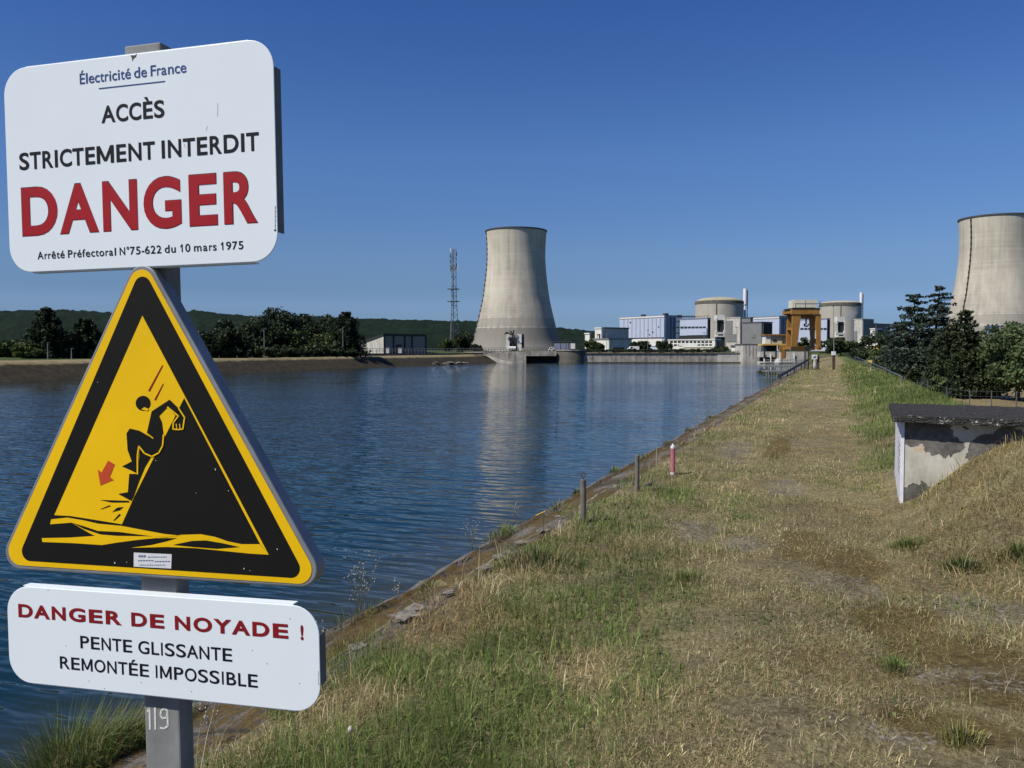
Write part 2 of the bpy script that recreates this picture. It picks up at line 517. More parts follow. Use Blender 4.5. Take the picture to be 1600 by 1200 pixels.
def make_ground():
    m = NT('ground_soil')
    p = m.pos()
    sep = m.n('ShaderNodeSeparateXYZ'); m.l(p, sep.inputs[0])
    x, y, z = sep.outputs
    fine = m.noise(28, 6, 0.7); mid = m.noise(2.2, 5, 0.65); big = m.noise(0.55, 4, 0.6)
    straw = m.noise(60, 5, 0.75, stretch=(1, 0.35, 1))
    soil = m.ramp(fine, [(0.3, (0.060, 0.050, 0.025)), (0.5, (0.175, 0.148, 0.082)), (0.72, (0.36, 0.31, 0.19))])
    dry = m.ramp(straw, [(0.3, (0.075, 0.062, 0.029)), (0.5, (0.235, 0.20, 0.105)), (0.7, (0.45, 0.39, 0.22))])
    c = m.mix(m.step(mid, 0.42, 0.58), soil, dry)
    # moss
    moss = m.ramp(fine, [(0.3, (0.040, 0.027, 0.008)), (0.5, (0.10, 0.068, 0.016)), (0.68, (0.175, 0.125, 0.032))])
    at = m.n('ShaderNodeVertexColor'); at.layer_name = 'tint'
    sc = m.n('ShaderNodeSeparateColor'); m.l(at.outputs['Color'], sc.inputs[0])
    fr = m.math('MULTIPLY', m.math('SUBTRACT', fine, 0.5), 1.6)
    c = m.mix(m.math('MULTIPLY', m.step(m.math('ADD', sc.outputs[0], fr), 0.30, 0.95), 0.68), c, moss)
    # gravel patches on the wheel tracks
    vor = m.n('ShaderNodeTexVoronoi'); vor.inputs['Scale'].default_value = 46.0; m.l(p, vor.inputs['Vector'])
    hs = m.n('ShaderNodeSeparateColor'); m.l(vor.outputs['Color'], hs.inputs[0])
    grav = m.ramp(hs.outputs[0], [(0.0, (0.07, 0.062, 0.05)), (0.5, (0.19, 0.175, 0.145)), (1.0, (0.40, 0.38, 0.34))])
    c = m.mix(m.math('MULTIPLY', m.step(m.math('ADD', m.math('MULTIPLY', sc.outputs[1], 0.62), m.math('MULTIPLY', fr, 2.2)), 0.50, 0.80), 0.75), c, grav)
    # green swards on the far bank of the verge, right of the track
    gr = m.ramp(m.noise(9, 5, 0.7), [(0.3, (0.035, 0.055, 0.012)), (0.65, (0.11, 0.15, 0.035))])
    right = m.math('MULTIPLY', m.step(x, 0.9, 1.7), m.step(y, 10, 16))
    right = m.math('MULTIPLY', right, m.step(m.math('ADD', m.noise(0.4, 3), 0.0), 0.30, 0.52))
    c = m.mix(right, c, gr)
    far_tan = m.ramp(m.noise(0.25, 5, 0.7), [(0.35, (0.15, 0.12, 0.06)), (0.65, (0.25, 0.20, 0.11))])
    c = m.mix(m.step(x, 8.5, 11.5), c, far_tan)
    green_far = m.ramp(m.noise(0.05, 5, 0.7), [(0.3, (0.03, 0.045, 0.014)), (0.7, (0.07, 0.10, 0.03))])
    c = m.mix(m.step(x, 60, 90), c, green_far)
    # left bank: brown washed soil under a tan grassy top
    brown = m.ramp(m.noise(1.2, 5, 0.7), [(0.3, (0.026, 0.023, 0.016)), (0.7, (0.072, 0.060, 0.040))])
    tan = m.ramp(m.noise(0.5, 5, 0.7), [(0.3, (0.17, 0.135, 0.07)), (0.7, (0.30, 0.25, 0.14))])
    lb = m.mix(m.step(m.math('ADD', z, m.math('MULTIPLY', m.noise(0.6, 4), 0.5)), -0.05, 0.25), brown, tan)
    lb = m.mix(m.step(x, -97, -101), lb, green_far)
    c = m.mix(m.step(x, -70, -72), c, lb)
    c = m.mix(m.step(y, 236, 260), c, green_far)
    m.base(c); m.rough(0.95)
    m.b.inputs['Specular IOR Level'].default_value = 0.15
    m.bump(m.math('ADD', fine, m.math('MULTIPLY', straw, 0.6)), 0.03)
    return m.m


def make_slab_bank():
    m = NT('mossy_concrete_bank')
    p = m.pos()
    sep = m.n('ShaderNodeSeparateXYZ'); m.l(p, sep.inputs[0])
    x, y, z = sep.outputs
    f = m.noise(22, 6, 0.7); g = m.noise(3.2, 5, 0.65, stretch=(1, 0.35, 1)); h = m.noise(1.1, 4, 0.6)
    conc = m.ramp(f, [(0.3, (0.05, 0.045, 0.04)), (0.55, (0.15, 0.135, 0.12)), (0.78, (0.33, 0.31, 0.28))])
    moss = m.ramp(f, [(0.3, (0.022, 0.014, 0.004)), (0.5, (0.075, 0.047, 0.008)), (0.72, (0.15, 0.098, 0.015))])
    dark = m.ramp(f, [(0.3, (0.018, 0.015, 0.01)), (0.7, (0.07, 0.055, 0.035))])
    c = m.mix(m.step(m.math('ADD', g, m.math('MULTIPLY', m.math('SUBTRACT', f, 0.5), 0.5)), 0.42, 0.52), conc, moss)
    c = m.mix(m.math('MULTIPLY', m.step(h, 0.54, 0.62), 0.85), c, dark)
    ln = m.math('ABSOLUTE', m.math('ADD', m.math('ADD', x, 2.50), m.math('MULTIPLY', m.math('SUBTRACT', h, 0.5), 0.30)))
    pale = m.math('MULTIPLY', m.step(ln, 0.016, 0.006), m.step(g, 0.46, 0.56))
    c = m.mix(m.math('MULTIPLY', pale, 0.7), c, (0.34, 0.31, 0.26))
    lip = m.math('ADD', x, m.math('MULTIPLY', m.math('SUBTRACT', f, 0.5), 0.12))
    c = m.mix(m.step(lip, -2.80, -2.86), c, conc)
    jt = m.math('FRACT', m.math('MULTIPLY', m.math('ADD', y, m.math('MULTIPLY', f, 0.12)), 1 / 2.9))
    c = m.mix(m.math('MULTIPLY', m.step(jt, 0.022, 0.010), 0.8), c, (0.02, 0.018, 0.014))
    wet = m.ramp(f, [(0.3, (0.014, 0.014, 0.010)), (0.7, (0.055, 0.052, 0.038))])
    c = m.mix(m.step(x, -2.96, -3.15), c, wet)
    m.base(c); m.rough(0.92)
    m.bump(m.math('ADD', f, m.math('MULTIPLY', m.step(g, 0.43, 0.50), 0.8)), 0.02)
    return m.m


def make_water():
    m = NT('canal_water')
    p = m.pos()
    w1 = m.noise(1.6, 1.8, 0.5, stretch=(0.55, 1.9, 1))
    w2 = m.noise(3.2, 2, 0.5, stretch=(0.6, 1.7, 1))
    w3 = m.noise(0.16, 3, 0.55, stretch=(0.6, 1.4, 1))
    patch = m.noise(0.03, 3, 0.6, stretch=(1, 0.5, 1))
    amp = m.math('ADD', 0.45, m.math('MULTIPLY', m.step(patch, 0.38, 0.62), 0.95))
    hgt = m.math('ADD', m.math('MULTIPLY', w1, 0.082), m.math('MULTIPLY', w2, 0.016))
    hgt = m.math('ADD', m.math('MULTIPLY', hgt, amp), m.math('MULTIPLY', w3, 0.14))
    sep = m.n('ShaderNodeSeparateXYZ'); m.l(p, sep.inputs[0])
    shallow = m.step(sep.outputs['X'], -8.5, -5.3)           # silt stirred up over the shelving slab
    m.base(m.mix(shallow, (0.004, 0.020, 0.023), (0.034, 0.040, 0.030)))
    m.rough(0.03)
    m.b.inputs['IOR'].default_value = 1.33
    m.bump(hgt, 0.9)
    return m.m


M_ground = make_ground()
M_bank = make_slab_bank()
M_water = make_water()

# ------------------------------------------------------------------ terrain
def blob2(X, Y, px, py, rx, ry, seed=0, z=0.0):
    c = PZ(px, py, z)
    d = np.sqrt(((X - c[0]) / (rx * 1.5)) ** 2 + ((Y - c[1]) / (ry * 1.5)) ** 2)
    core = 1 - sst(0.1, 1.0, d)
    ragged = 0.55 * fbm(X * 1.7, Y * 1.7, 61 + seed, 4) + 0.45 * fbm(X * 5.5, Y * 5.5, 83 + seed, 4)
    return sst(0.62, 1.0, core * 0.75 + ragged)


def wear(X, Y):
    """moss and gravel showing on the worn track, 0..1 each"""
    moss = 0 * X; grav = 0 * X
    for k, (px, py, rx, ry) in enumerate(((1330, 880, .30, .6), (1400, 965, .30, .45), (1480, 1010, .40, .38), (1590, 1075, .5, .3), (1480, 1130, .35, .25), (1250, 850, .22, .6),
                                          (1215, 700, .25, 2.0))):
        moss = np.maximum(moss, blob2(X, Y, px, py, rx, ry, seed=k))
    for k, (px, py, rx, ry) in enumerate(((1320, 915, .34, .40), (1560, 960, .42, .45), (1500, 1050, .30, .2), (1095, 822, .25, .5), (1160, 850, .2, .35),
                                          (1230, 760, .2, .8), (1560, 1070, .2, .12), (1420, 1150, .2, .15), (1150, 700, .3, 1.6))):
        grav = np.maximum(grav, blob2(X, Y, px, py, rx, ry, seed=30 + k))
    # the two wheel tracks stay half bare into the distance
    for cx in (-1.30, 0.18):
        t_ = np.exp(-((X - cx - 0.12 * np.sin(Y * 0.23)) / 0.27) ** 2)
        grav = np.maximum(grav, 0.65 * t_ * sst(0.46, 0.62, fbm(X * 1.2, Y * 0.5, 77, 4)) * sst(6, 12, Y))
    return moss, grav


def mound(X, Y):
    """earth heaped against the hut's south wall, falling towards the track"""
    a = sst(0.50, 1.75, X + 0.14 * (fbm(X * 1.3, Y * 1.3, 5) - 0.5)) * 0.74 + sst(1.6, 3.5, X) * 0.22
    b = sst(6.1, 8.9, Y + 0.35 * (X - 1.2)) * (1 - sst(11.4, 12.8, Y))
    return a * b * (1 - sst(4.0, 5.5, X))


def height(X, Y):
    X = np.asarray(X, float); Y = np.asarray(Y, float)
    XC = X * math.cos(YAW) + Y * math.sin(YAW); D = -X * math.sin(YAW) + Y * math.cos(YAW)
    z = 0.05 * (fbm(X * 0.8, Y * 0.8, 1) - 0.5) + 0.035 * (fbm(X * 4, Y * 4, 2, 3) - 0.5)
    # two shallow wheel ruts
    for cx in (-1.25, 0.25):
        z = z - 0.035 * np.exp(-((X - cx - 0.12 * np.sin(Y * 0.23)) / 0.22) ** 2)
    z = z * sst(-2.4, -2.1, X)
    # verge right of the track
    z = z + 0.28 * sst(0.5, 1.9, X) * (1 - sst(2.6, 3.6, X)) * sst(11, 17, Y) * (0.7 + 0.6 * fbm(X * 0.5, Y * 0.25, 3))
    z = z + mound(X, Y)
    # right flank
    fl = np.clip((X - 3.3) * 0.5, 0, None)
    low = -4.0 + 5.0 * sst(120, 300, D)
    flank = np.maximum(-fl, low) + 0.15 * (fbm(X * 0.3, Y * 0.3, 9) - 0.5) * sst(3.3, 8, X)
    z = np.where(X > 3.3, z * (1 - sst(3.3, 4.5, X)) + flank, z)
    # canal slope
    z = np.where(X < -2.25, -0.02 - 0.16 * np.clip((-2.25 - X) / 0.65, 0, 1), z)
    z = np.where(X < -2.9, -0.18 - np.clip((-2.9 - X) * 0.85, 0, 5.0), z)
    # left bank
    lb = -2.0 + (-87.7 - X) * 0.62 + 0.5 * (fbm(X * 0.5, Y * 0.15, 11) - 0.5)
    lb = np.minimum(np.maximum(lb, -5.2), 0.25 + 0.25 * (fbm(X * 0.2, Y * 0.05, 12) - 0.5))
    z = np.where(X < -70, np.maximum(z, lb), z)
    # plant platform beyond the end wall
    pf = np.clip((D - 235.0) / 6.0, 0, 1)
    z = np.where((X < 3.3), z * (1 - pf) + 1.0 * pf, z)
    z = np.where(X < -2, z, z)
    return z


def spread(a, b, step0, grow, lim):
    out = [a]; s = step0
    while out[-1] < b:
        out.append(out[-1] + s); s = min(s * grow, lim)
    return out


xs = list(np.arange(-3.5, 4.0, 0.075)) + spread(4.0, 14, 0.12, 1.1, 1.0) + spread(16, 6000, 2, 1.12, 400)
xs += [-2.9, -2.25]
xs += [-v for v in spread(3.6, 13, 0.3, 1.15, 2)] + [-v for v in spread(15, 82, 4, 1.1, 12)] \
    + [-v for v in np.arange(84, 104, 0.5)] + [-v for v in spread(106, 6000, 2, 1.15, 400)]
xs = np.array(sorted(set(np.round(xs, 4))))
ys = list(np.arange(0.0, 14.0, 0.085)) + spread(14.1, 250, 0.12, 1.03, 4.0) + spread(254, 7000, 5, 1.12, 400) + [-v for v in spread(0.1, 400, 0.2, 1.2, 60)]
ys = np.array(sorted(set(np.round(ys, 4))))
GX, GY = np.meshgrid(xs, ys, indexing='ij')
GZ = height(GX, GY)
nx, ny = GX.shape
idx = np.arange(nx * ny).reshape(nx, ny)
q = np.stack([idx[:-1, :-1], idx[1:, :-1], idx[1:, 1:], idx[:-1, 1:]], -1).reshape(-1, 4)
ground = np_mesh('ground', np.stack([GX.ravel(), GY.ravel(), GZ.ravel()], 1), q.ravel(), np.full(len(q), 4), M_ground, smooth=True,
                 color=np.stack([*wear(GX.ravel(), GY.ravel()), np.zeros(nx * ny)], 1))
tag(ground, kind='structure')

# mossy concrete edge of the canal, a sheet of its own just above the soil
bx = np.array([-2.12, -2.3, -2.45, -2.6, -2.72, -2.80, -2.82, -2.96, -2.985, -3.2, -3.6, -4.2, -5, -6, -7, -9.5])
by = np.array(list(np.arange(-6, 16, 0.12)) + spread(16.1, 236, 0.2, 1.04, 3))
BX, BY = np.meshgrid(bx, by, indexing='ij')
wob = (fbm(BY * 1.1, BY * 0 + 3, 21, 5) - 0.5) * 0.34
BXw = np.where(BX > -2.2, BX + wob, BX)
BZ = np.where(BX >= -2.9, -0.02 - 0.16 * np.clip((-2.25 - BX) / 0.65, 0, 1), -0.18 - np.clip((-2.9 - BX) * 0.85, 0, 5)) + 0.012
BZ = BZ + np.where((BX <= -2.815) & (BX > -2.97), 0.035, 0)
BZ = BZ + 0.05 * (fbm(BX * 5, BY * 5, 23, 3) - 0.5) * (BX > -3.3)
BXw = BXw + (fbm(BY * 0.55, BY * 0 + 9, 25, 5) - 0.5) * 0.13 * (BX < -2.4) * (BX > -3.7)
BZ = np.where(BX > -2.2, -0.03, BZ)
nx, ny = BX.shape
idx = np.arange(nx * ny).reshape(nx, ny)
q = np.stack([idx[:-1, :-1], idx[:-1, 1:], idx[1:, 1:], idx[1:, :-1]], -1).reshape(-1, 4)
tag(np_mesh('paved_bank', np.stack([BXw.ravel(), BY.ravel(), BZ.ravel()], 1), q.ravel(), np.full(len(q), 4), M_bank), kind='structure')

WATER_Z = -2.0
mb = MB()
mb.poly([(-95, -120, WATER_Z), (-4.0, -120, WATER_Z), (-4.0, 300, WATER_Z), (-95, 300, WATER_Z)])
tag(mb.build('water', M_water), kind='structure')

# wooded hills on the skyline
def make_hills():
    m = NT('wooded_hill')
    f = m.noise(0.02, 6, 0.7); g = m.noise(0.002, 4, 0.6)
    c = m.ramp(f, [(0.3, (0.004, 0.010, 0.006)), (0.6, (0.010, 0.020, 0.011)), (0.8, (0.018, 0.030, 0.014))])
    c = m.mix(m.math('MULTIPLY', m.step(g, 0.45, 0.65), 0.5), c, (0.006, 0.013, 0.009))
    m.base(c); m.rough(0.9); m.b.inputs['Specular IOR Level'].default_value = 0.1
    return m.m


M_hill = make_hills()
ridge = [(-900, 470), (-400, 474), (0, 482), (100, 481), (200, 487), (310, 484), (420, 492), (500, 491), (560, 494), (640, 496), (740, 498),
         (800, 503), (880, 509), (930, 514), (965, 521), (1010, 524), (1100, 530), (1200, 533), (1400, 535), (1700, 534), (2500, 532)]
rx = np.array([r[0] for r in ridge], float); ry = np.array([r[1] for r in ridge], float)
DH = 3000.0
tt = np.concatenate([np.linspace(-900, 1500, 620), np.linspace(1510, 2500, 60)])
rows = np.linspace(0, 1, 34)
TV, RV = np.meshgrid(tt, rows, indexing='ij')
DD = DH - 900 * (1 - RV) * 0.75 + 160 * (RV > 0.999)
lat = (TV - 800) / F_PX * DD
top = CAM_Z + (HORIZON - np.interp(TV, rx, ry)) / F_PX * DH
hz = top * np.sin(np.clip(RV * 1.02, 0, 1) * math.pi / 2) ** 0.9
bumpy = (fbm(lat / 16, DD / 16, 31, 3) - 0.45) * 15 + (fbm(lat / 180, DD / 130, 33, 3) - 0.5) * 26 * np.sin(RV * math.pi)
hz = hz + bumpy * sst(0.0, 0.12, RV) - 12
hz = np.where(RV > 0.999, hz - 60, hz)
V = cR * lat[..., None] + cF * DD[..., None]
V[..., 2] = hz
nx, ny = TV.shape
idx = np.arange(nx * ny).reshape(nx, ny)
q = np.stack([idx[:-1, :-1], idx[1:, :-1], idx[1:, 1:], idx[:-1, 1:]], -1).reshape(-1, 4)
tag(np_mesh('hills', V.reshape(-1, 3), q.ravel(), np.full(len(q), 4), M_hill), kind='structure')

# ------------------------------------------------------------------ the warning sign on its post
S_D, S_YAW, S_ROLL = 1.68, math.radians(14.5), math.radians(0.8)
sP = P(262, 600, S_D)
su0 = cR * math.cos(S_YAW) - cF * math.sin(S_YAW)
sv0 = cZ
su = su0 * math.cos(S_ROLL) + sv0 * math.sin(S_ROLL)
sv = sv0 * math.cos(S_ROLL) - su0 * math.sin(S_ROLL)
sn = np.cross(su, sv)                     # towards the reader


def sloc(x, y, off=0.0):
    a, u, f = ray(x, y)
    r = cR * a + cF * f + cZ * u
    p0 = sP + sn * off
    t = np.dot(p0 - CAM, sn) / np.dot(r, sn)
    q = CAM + r * t - p0
    return float(np.dot(q, su)), float(np.dot(q, sv))


def sw(a, b, off): return sP + su * a + sv * b + sn * off


def rounded(pts, rad, seg=8):
    """round the corners of a convex 2D polygon"""
    out = []
    n = len(pts)
    for k in range(n):
        p = np.array(pts[k]); a = np.array(pts[k - 1]) - p; b = np.array(pts[(k + 1) % n]) - p
        a /= np.linalg.norm(a); b /= np.linalg.norm(b)
        half = math.acos(np.clip(np.dot(a, b), -1, 1)) / 2
        d = rad / math.tan(half)
        c = p + (a + b) / np.linalg.norm(a + b) * rad / math.sin(half)
        s0 = p + a * d - c; s1 = p + b * d - c
        a0 = math.atan2(s0[1], s0[0]); a1 = math.atan2(s1[1], s1[0])
        da = (a1 - a0 + math.pi) % (2 * math.pi) - math.pi
        for j in range(seg + 1):
            t = a0 + da * j / seg
            out.append((c[0] + rad * math.cos(t), c[1] + rad * math.sin(t)))
    return out


gz = float(height(sP[0], sP[1]))
sign = thing('sign_post', (sP[0], sP[1], gz), 'galvanised post carrying three warning plates beside the canal', 'sign post')

M_flange_shade = weathered('flange_shade_grey', (0.15, 0.175, 0.175), 0.7, 20, 0.7)  # grey tone puts shade into the colour of the side flanges
# plates: thin sheet with rounded corners and turned-back flanges on the straight runs
def plate(name, x0, x1, y0, y1, rad, flanges, label):
    pts = rounded([(x0, y0), (x1, y0), (x1, y1), (x0, y1)], rad, 10)
    mb = MB(); mb.prism([sw(a, b, 0) for a, b in pts], -sn * 0.003)
    o = mb.build(name, M_white_sign, sign, bevel=0.0012)
    o['label'] = label
    t = 0.0025
    for side, f0, f1 in flanges:
        mf = ms = MB()
        if side == 't': mf.para(sw(f0, y1 - t + 0.002, -0.003), su * (f1 - f0), sv * t, -sn * 0.019)
        if side == 'b': mf.para(sw(f0, y0 - 0.002, -0.003), su * (f1 - f0), sv * t, -sn * 0.019)
        if side == 'r': ms.para(sw(x1 - t + 0.002, f0, -0.003), su * t, sv * (f1 - f0), -sn * 0.019)
        if side == 'l': ms.para(sw(x0 - 0.002, f0, -0.003), su * t, sv * (f1 - f0), -sn * 0.019)
        mf.build('plate_flange' if side in 'tb' else 'side_flange', M_white_sign if side in 'tb' else M_flange_shade, o)
    return o


ARIAL = {'A': (667, 0, 667), 'B': (667, 75, 620), 'C': (722, 50, 672), 'D': (722, 78, 680), 'E': (667, 79, 620), 'G': (778, 55, 718), 'I': (278, 93, 187),
         'L': (556, 75, 525), 'M': (833, 74, 758), 'N': (722, 76, 645), 'O': (778, 48, 732), 'P': (667, 77, 625), 'R': (722, 79, 712), 'S': (667, 45, 615),
         'T': (611, 20, 590), 'Y': (667, 3, 664), '!': (300, 100, 200), ' ': (278, 0, 0)}
HUMANIST = {'A': (656, 5, 650), 'C': (596, 32, 572), 'D': (702, 66, 670), 'E': (528, 66, 495), 'G': (676, 32, 622), 'I': (266, 66, 200), 'M': (846, 45, 800),
            'N': (690, 66, 625), 'P': (570, 66, 545), 'R': (570, 66, 562), 'S': (517, 30, 487), 'T': (524, 10, 515), ' ': (212, 0, 0),
            'r': (365, 55, 358), 'ê': (515, 30, 488), 'é': (515, 30, 488), 't': (350, 15, 335), 'f': (320, 12, 318), 'e': (515, 30, 488), 'c': (450, 30, 428),
            'o': (565, 30, 535), 'a': (505, 32, 450), 'l': (260, 62, 198), 'd': (570, 30, 510), 'u': (560, 55, 505), 'm': (850, 58, 792), 's': (415, 30, 388),
            '°': (330, 30, 300), '-': (310, 28, 282), '7': (540, 35, 510), '5': (540, 40, 500), '6': (540, 30, 510), '2': (540, 30, 505), '1': (540, 110, 350),
            '0': (540, 28, 512), '9': (540, 28, 510), 'i': (262, 60, 202), 'n': (560, 58, 502), 'É': (528, 66, 495), 'F': (520, 66, 492)}


def own_glyph(ch, bold):
    w = 0.062 + bold * 0.9                        # half stroke
    c = CAPU
    if ch == 'M':
        pol = [[(0, 0), (2 * w, 0), (2 * w, c), (0, c)], [(0.86 - 2 * w, 0), (0.86, 0), (0.86, c), (0.86 - 2 * w, c)],
               [(0.0, c), (2.1 * w, c), (0.43 + w * .9, 0.08), (0.43 - w * .9, 0.08)], [(0.86 - 2.1 * w, c), (0.86, c), (0.43 + w * .9, 0.08), (0.43 - w * .9, 0.08)]]
    else:
        pol = [[(0.2, 0), (0.2 + 2 * w, 0), (0.2 + 2 * w, c), (0.2, c)], [(0.0, c - 0.17), (0.03, c - 0.26), (0.2 + w, c - 0.14), (0.2 + w, c)]]
    co, fs = [], []
    for k, p in enumerate(pol):
        n = len(co); co += [(x, y * (1 + 2 * bold / c) - bold, bold + k * 0.002) for x, y in p]; fs.append(tuple(range(n, n + len(p))))
    return np.array(co, float), fs


def glyph_mesh(ch, bold, space=1.0):
    if ch in 'M1' and 'CAPU' in globals(): return own_glyph(ch, bold)
    cu = bpy.data.curves.new('lettering', 'FONT')
    cu.body = ch; cu.size = 1.0; cu.bevel_depth = bold; cu.bevel_resolution = 1; cu.space_character = space; cu.resolution_u = 6
    tmp = bpy.data.objects.new('lettering', cu); COL.objects.link(tmp)
    dg = bpy.context.evaluated_depsgraph_get()
    me = bpy.data.meshes.new_from_object(tmp.evaluated_get(dg))
    bpy.data.objects.remove(tmp); bpy.data.curves.remove(cu)
    n = len(me.vertices); co = np.zeros(n * 3); me.vertices.foreach_get('co', co)
    fs = [tuple(p.vertices) for p in me.polygons]
    bpy.data.meshes.remove(me)
    return co.reshape(-1, 3), fs


def text(s, name, pl, xy0, xy1, cap_px, mat, bold=0.0, off=0.0006, space=1.0, table=None):
    """words set between two measured base-line ends, with a measured cap height"""
    a0, b0 = sloc(*xy0); a1, b1 = sloc(*xy1)
    xm, ym = (xy0[0] + xy1[0]) / 2, (xy0[1] + xy1[1]) / 2
    cap = sloc(xm, ym - cap_px)[1] - sloc(xm, ym)[1]
    if table is None:
        co, fs = glyph_mesh(s, bold, space)
    else:                                          # set letter by letter on the widths of the plate's own face
        cs_, fs, pen, n = [], [], 0.0, 0
        for ch in s:
            key = ch if ch in table else {'È': 'E', 'É': 'E'}[ch]
            adv, l_, r_ = (q_ / 1000 for q_ in table[key])
            if ch != ' ':
                c_, f_ = glyph_mesh(ch, bold)
                x_, X_ = c_[:, 0].min(), c_[:, 0].max()
                c_[:, 0] = (c_[:, 0] - x_) / (X_ - x_) * (r_ - l_) + pen + l_
                cs_.append(c_); fs += [tuple(i + n for i in f) for f in f_]; n += len(c_)
            pen += adv * space
        co = np.concatenate(cs_)
    xmin, xmax = co[:, 0].min(), co[:, 0].max()
    capu = CAPU + 2 * bold                        # cap height of the built-in face per unit size
    X = (co[:, 0] - xmin) / (xmax - xmin) * (a1 - a0) + a0
    Yv = (co[:, 1] + bold) / capu * cap + (b0 + b1) / 2
    W = sP + np.outer(X, su) + np.outer(Yv, sv) + np.outer(off + co[:, 2] * 0.004, sn)
    mb = MB(); mb.v = [tuple(v) for v in W]; mb.f = fs
    return mb.build(name, mat, pl)


_c = glyph_mesh('E', 0.0)[0]
CAPU = float(_c[:, 1].max())


tl = sloc(5.5, 115); br = sloc(434.5, 395)
x0 = (sloc(7.2, 143)[0] + sloc(13.6, 387)[0]) / 2; x1 = (sloc(427.6, 93)[0] + sloc(433.7, 380)[0]) / 2
y1 = (sloc(50, 104)[1] + sloc(372.8, 63.8)[1]) / 2; y0 = (sloc(39, 424.7)[1] + sloc(394, 410.4)[1]) / 2
rad = 0.055
top_plate = plate('access_plate', x0, x1, y0, y1, rad,
                  [('t', x0 + rad, x1 - rad), ('b', x0 + rad, x1 - rad), ('r', y0 + rad, y1 - rad), ('l', y0 + rad, y1 - rad)],
                  'white plate forbidding access with large red DANGER')
text('Électricité de France', 'blue_lettering', top_plate, (125, 131), (291.5, 114), 17, M_blue_ink, 0.010, table=HUMANIST)
a0, b0 = sloc(154.8, 139.4); a1, b1 = sloc(258, 128)
mb = MB(); mb.para(sw(a0, (b0 + b1) / 2, 0.0002), su * (a1 - a0), sv * 0.0022, sn * 0.0004)
mb.build('blue_rule', M_blue_ink, top_plate)
text('ACCÈS', 'black_lettering', top_plate, (158.8, 191.8), (257.3, 184), 27, M_black_ink, 0.022, table=HUMANIST)
text('STRICTEMENT INTERDIT', 'black_lettering', top_plate, (30.8, 265), (405, 236.5), 28, M_black_ink, 0.022, table=HUMANIST)
text('DANGER', 'red_lettering', top_plate, (36, 368.5), (403, 348.4), 78.5, M_red_ink, 0.031, 0.0008, table=HUMANIST)
text('DANGER', 'letter_outline', top_plate, (35.2, 369.2), (403.8, 349.1), 80.3, M_black_ink, 0.036, 0.0004, table=HUMANIST)
text('Arrêté Préfectoral N°75-622 du 10 mars 1975', 'black_lettering', top_plate, (59, 404.5), (380.5, 390), 12.4, M_black_ink, 0.012, space=1.09, table=HUMANIST)
mb = MB()
for k in range(15):
    yy = 324 + k * 2.4
    a, b = sloc(429.6, yy); mb.para(sw(a, b, 0.0002), su * (0.0012 + 0.0008 * (k % 3 == 0)), sv * 0.0016, sn * 0.0003)
a, b = sloc(429.2, 361); mb.para(sw(a - 0.001, b, 0.0002), su * 0.004, sv * 0.003, sn * 0.0003)
mb.build('maker_mark', M_black_ink, top_plate)
# chip and scratches in the white enamel
mb = MB()
mb.poly([sw(*sloc(203.5, 86.5), 0.0003), sw(*sloc(206, 90), 0.0003), sw(*sloc(207, 96), 0.0003), sw(*sloc(209.5, 91), 0.0003), sw(*sloc(212.5, 89.5), 0.0003), sw(*sloc(214, 83.5), 0.0003), sw(*sloc(211, 86.5), 0.0003)]); mb.build('enamel_chip', M_rust, top_plate)
for (xa, ya, xb, yb) in ((340.5, 161, 340, 182), (324, 197, 322.6, 204), (288, 225, 289.5, 231)):
    a = sloc(xa, ya); b = sloc(xb, yb)
    mb = MB(); mb.tube([sw(*a, 0.0), sw(*b, 0.0)], 0.0004, 5); mb.build('scratch', M_rust, top_plate)

x0 = (sloc(10.7, 945)[0] + sloc(14.6, 1032.7)[0]) / 2; x1 = (sloc(498.2, 987)[0] + sloc(500.5, 1062)[0]) / 2
y1 = (sloc(32.5, 914)[1] + sloc(455, 943.4)[1]) / 2 - 0.003; y0 = (sloc(39, 1065.9)[1] + sloc(468, 1112.4)[1]) / 2
rad = 0.056
low_plate = plate('drowning_plate', x0, x1, y0, y1, rad,
                  [('t', x0 + rad * 0.75, x1 - rad), ('b', x0 + rad, x1 - rad), ('r', y0 + rad, y1 - rad), ('l', y0 + rad, y1 - rad)],
                  'white plate warning of drowning under the triangle')
text('DANGER DE NOYADE !', 'red_lettering', low_plate, (29.2, 964), (474.5, 1000), 21.8, M_darkred_ink, 0.036, table=ARIAL)
text('PENTE GLISSANTE', 'black_lettering', low_plate, (126, 1012.8), (363, 1033.7), 20, M_black_ink, 0.010, table=ARIAL)
text('REMONTÉE IMPOSSIBLE', 'black_lettering', low_plate, (94.2, 1044.5), (403, 1074.3), 19.8, M_black_ink, 0.010, table=ARIAL)
mb = MB()
for (xa, ya) in ((103, 1009), (394.5, 1016.5), (139, 1064), (220.5, 1066.5), (468, 1068), (453, 967), (163, 1075.5), (299, 1080.5), (75, 922), (498.2, 1069), (417.5, 1037)):
    a, b = sloc(xa, ya); mb = MB(); mb.lathe(sw(a, b, -0.0005), [(0.0016, 0), (0.0, 0.0018)], 6); mb.build('dirt_speck', M_rust, low_plate)
mb = MB()
for k in range(10):
    a, b = sloc(497.4, 1050 + k * 2.0); mb.para(sw(a, b, 0.0001), su * 0.0008, sv * 0.0013, sn * 0.0003)
mb.build('maker_mark', M_black_ink, low_plate)

# triangle: crop pixels -> photo pixels -> plate coordinates
TRI_OFF = 0.004
def tc(x, y): return sloc(x / 2.30769, 400 + y / 2.30769, TRI_OFF)


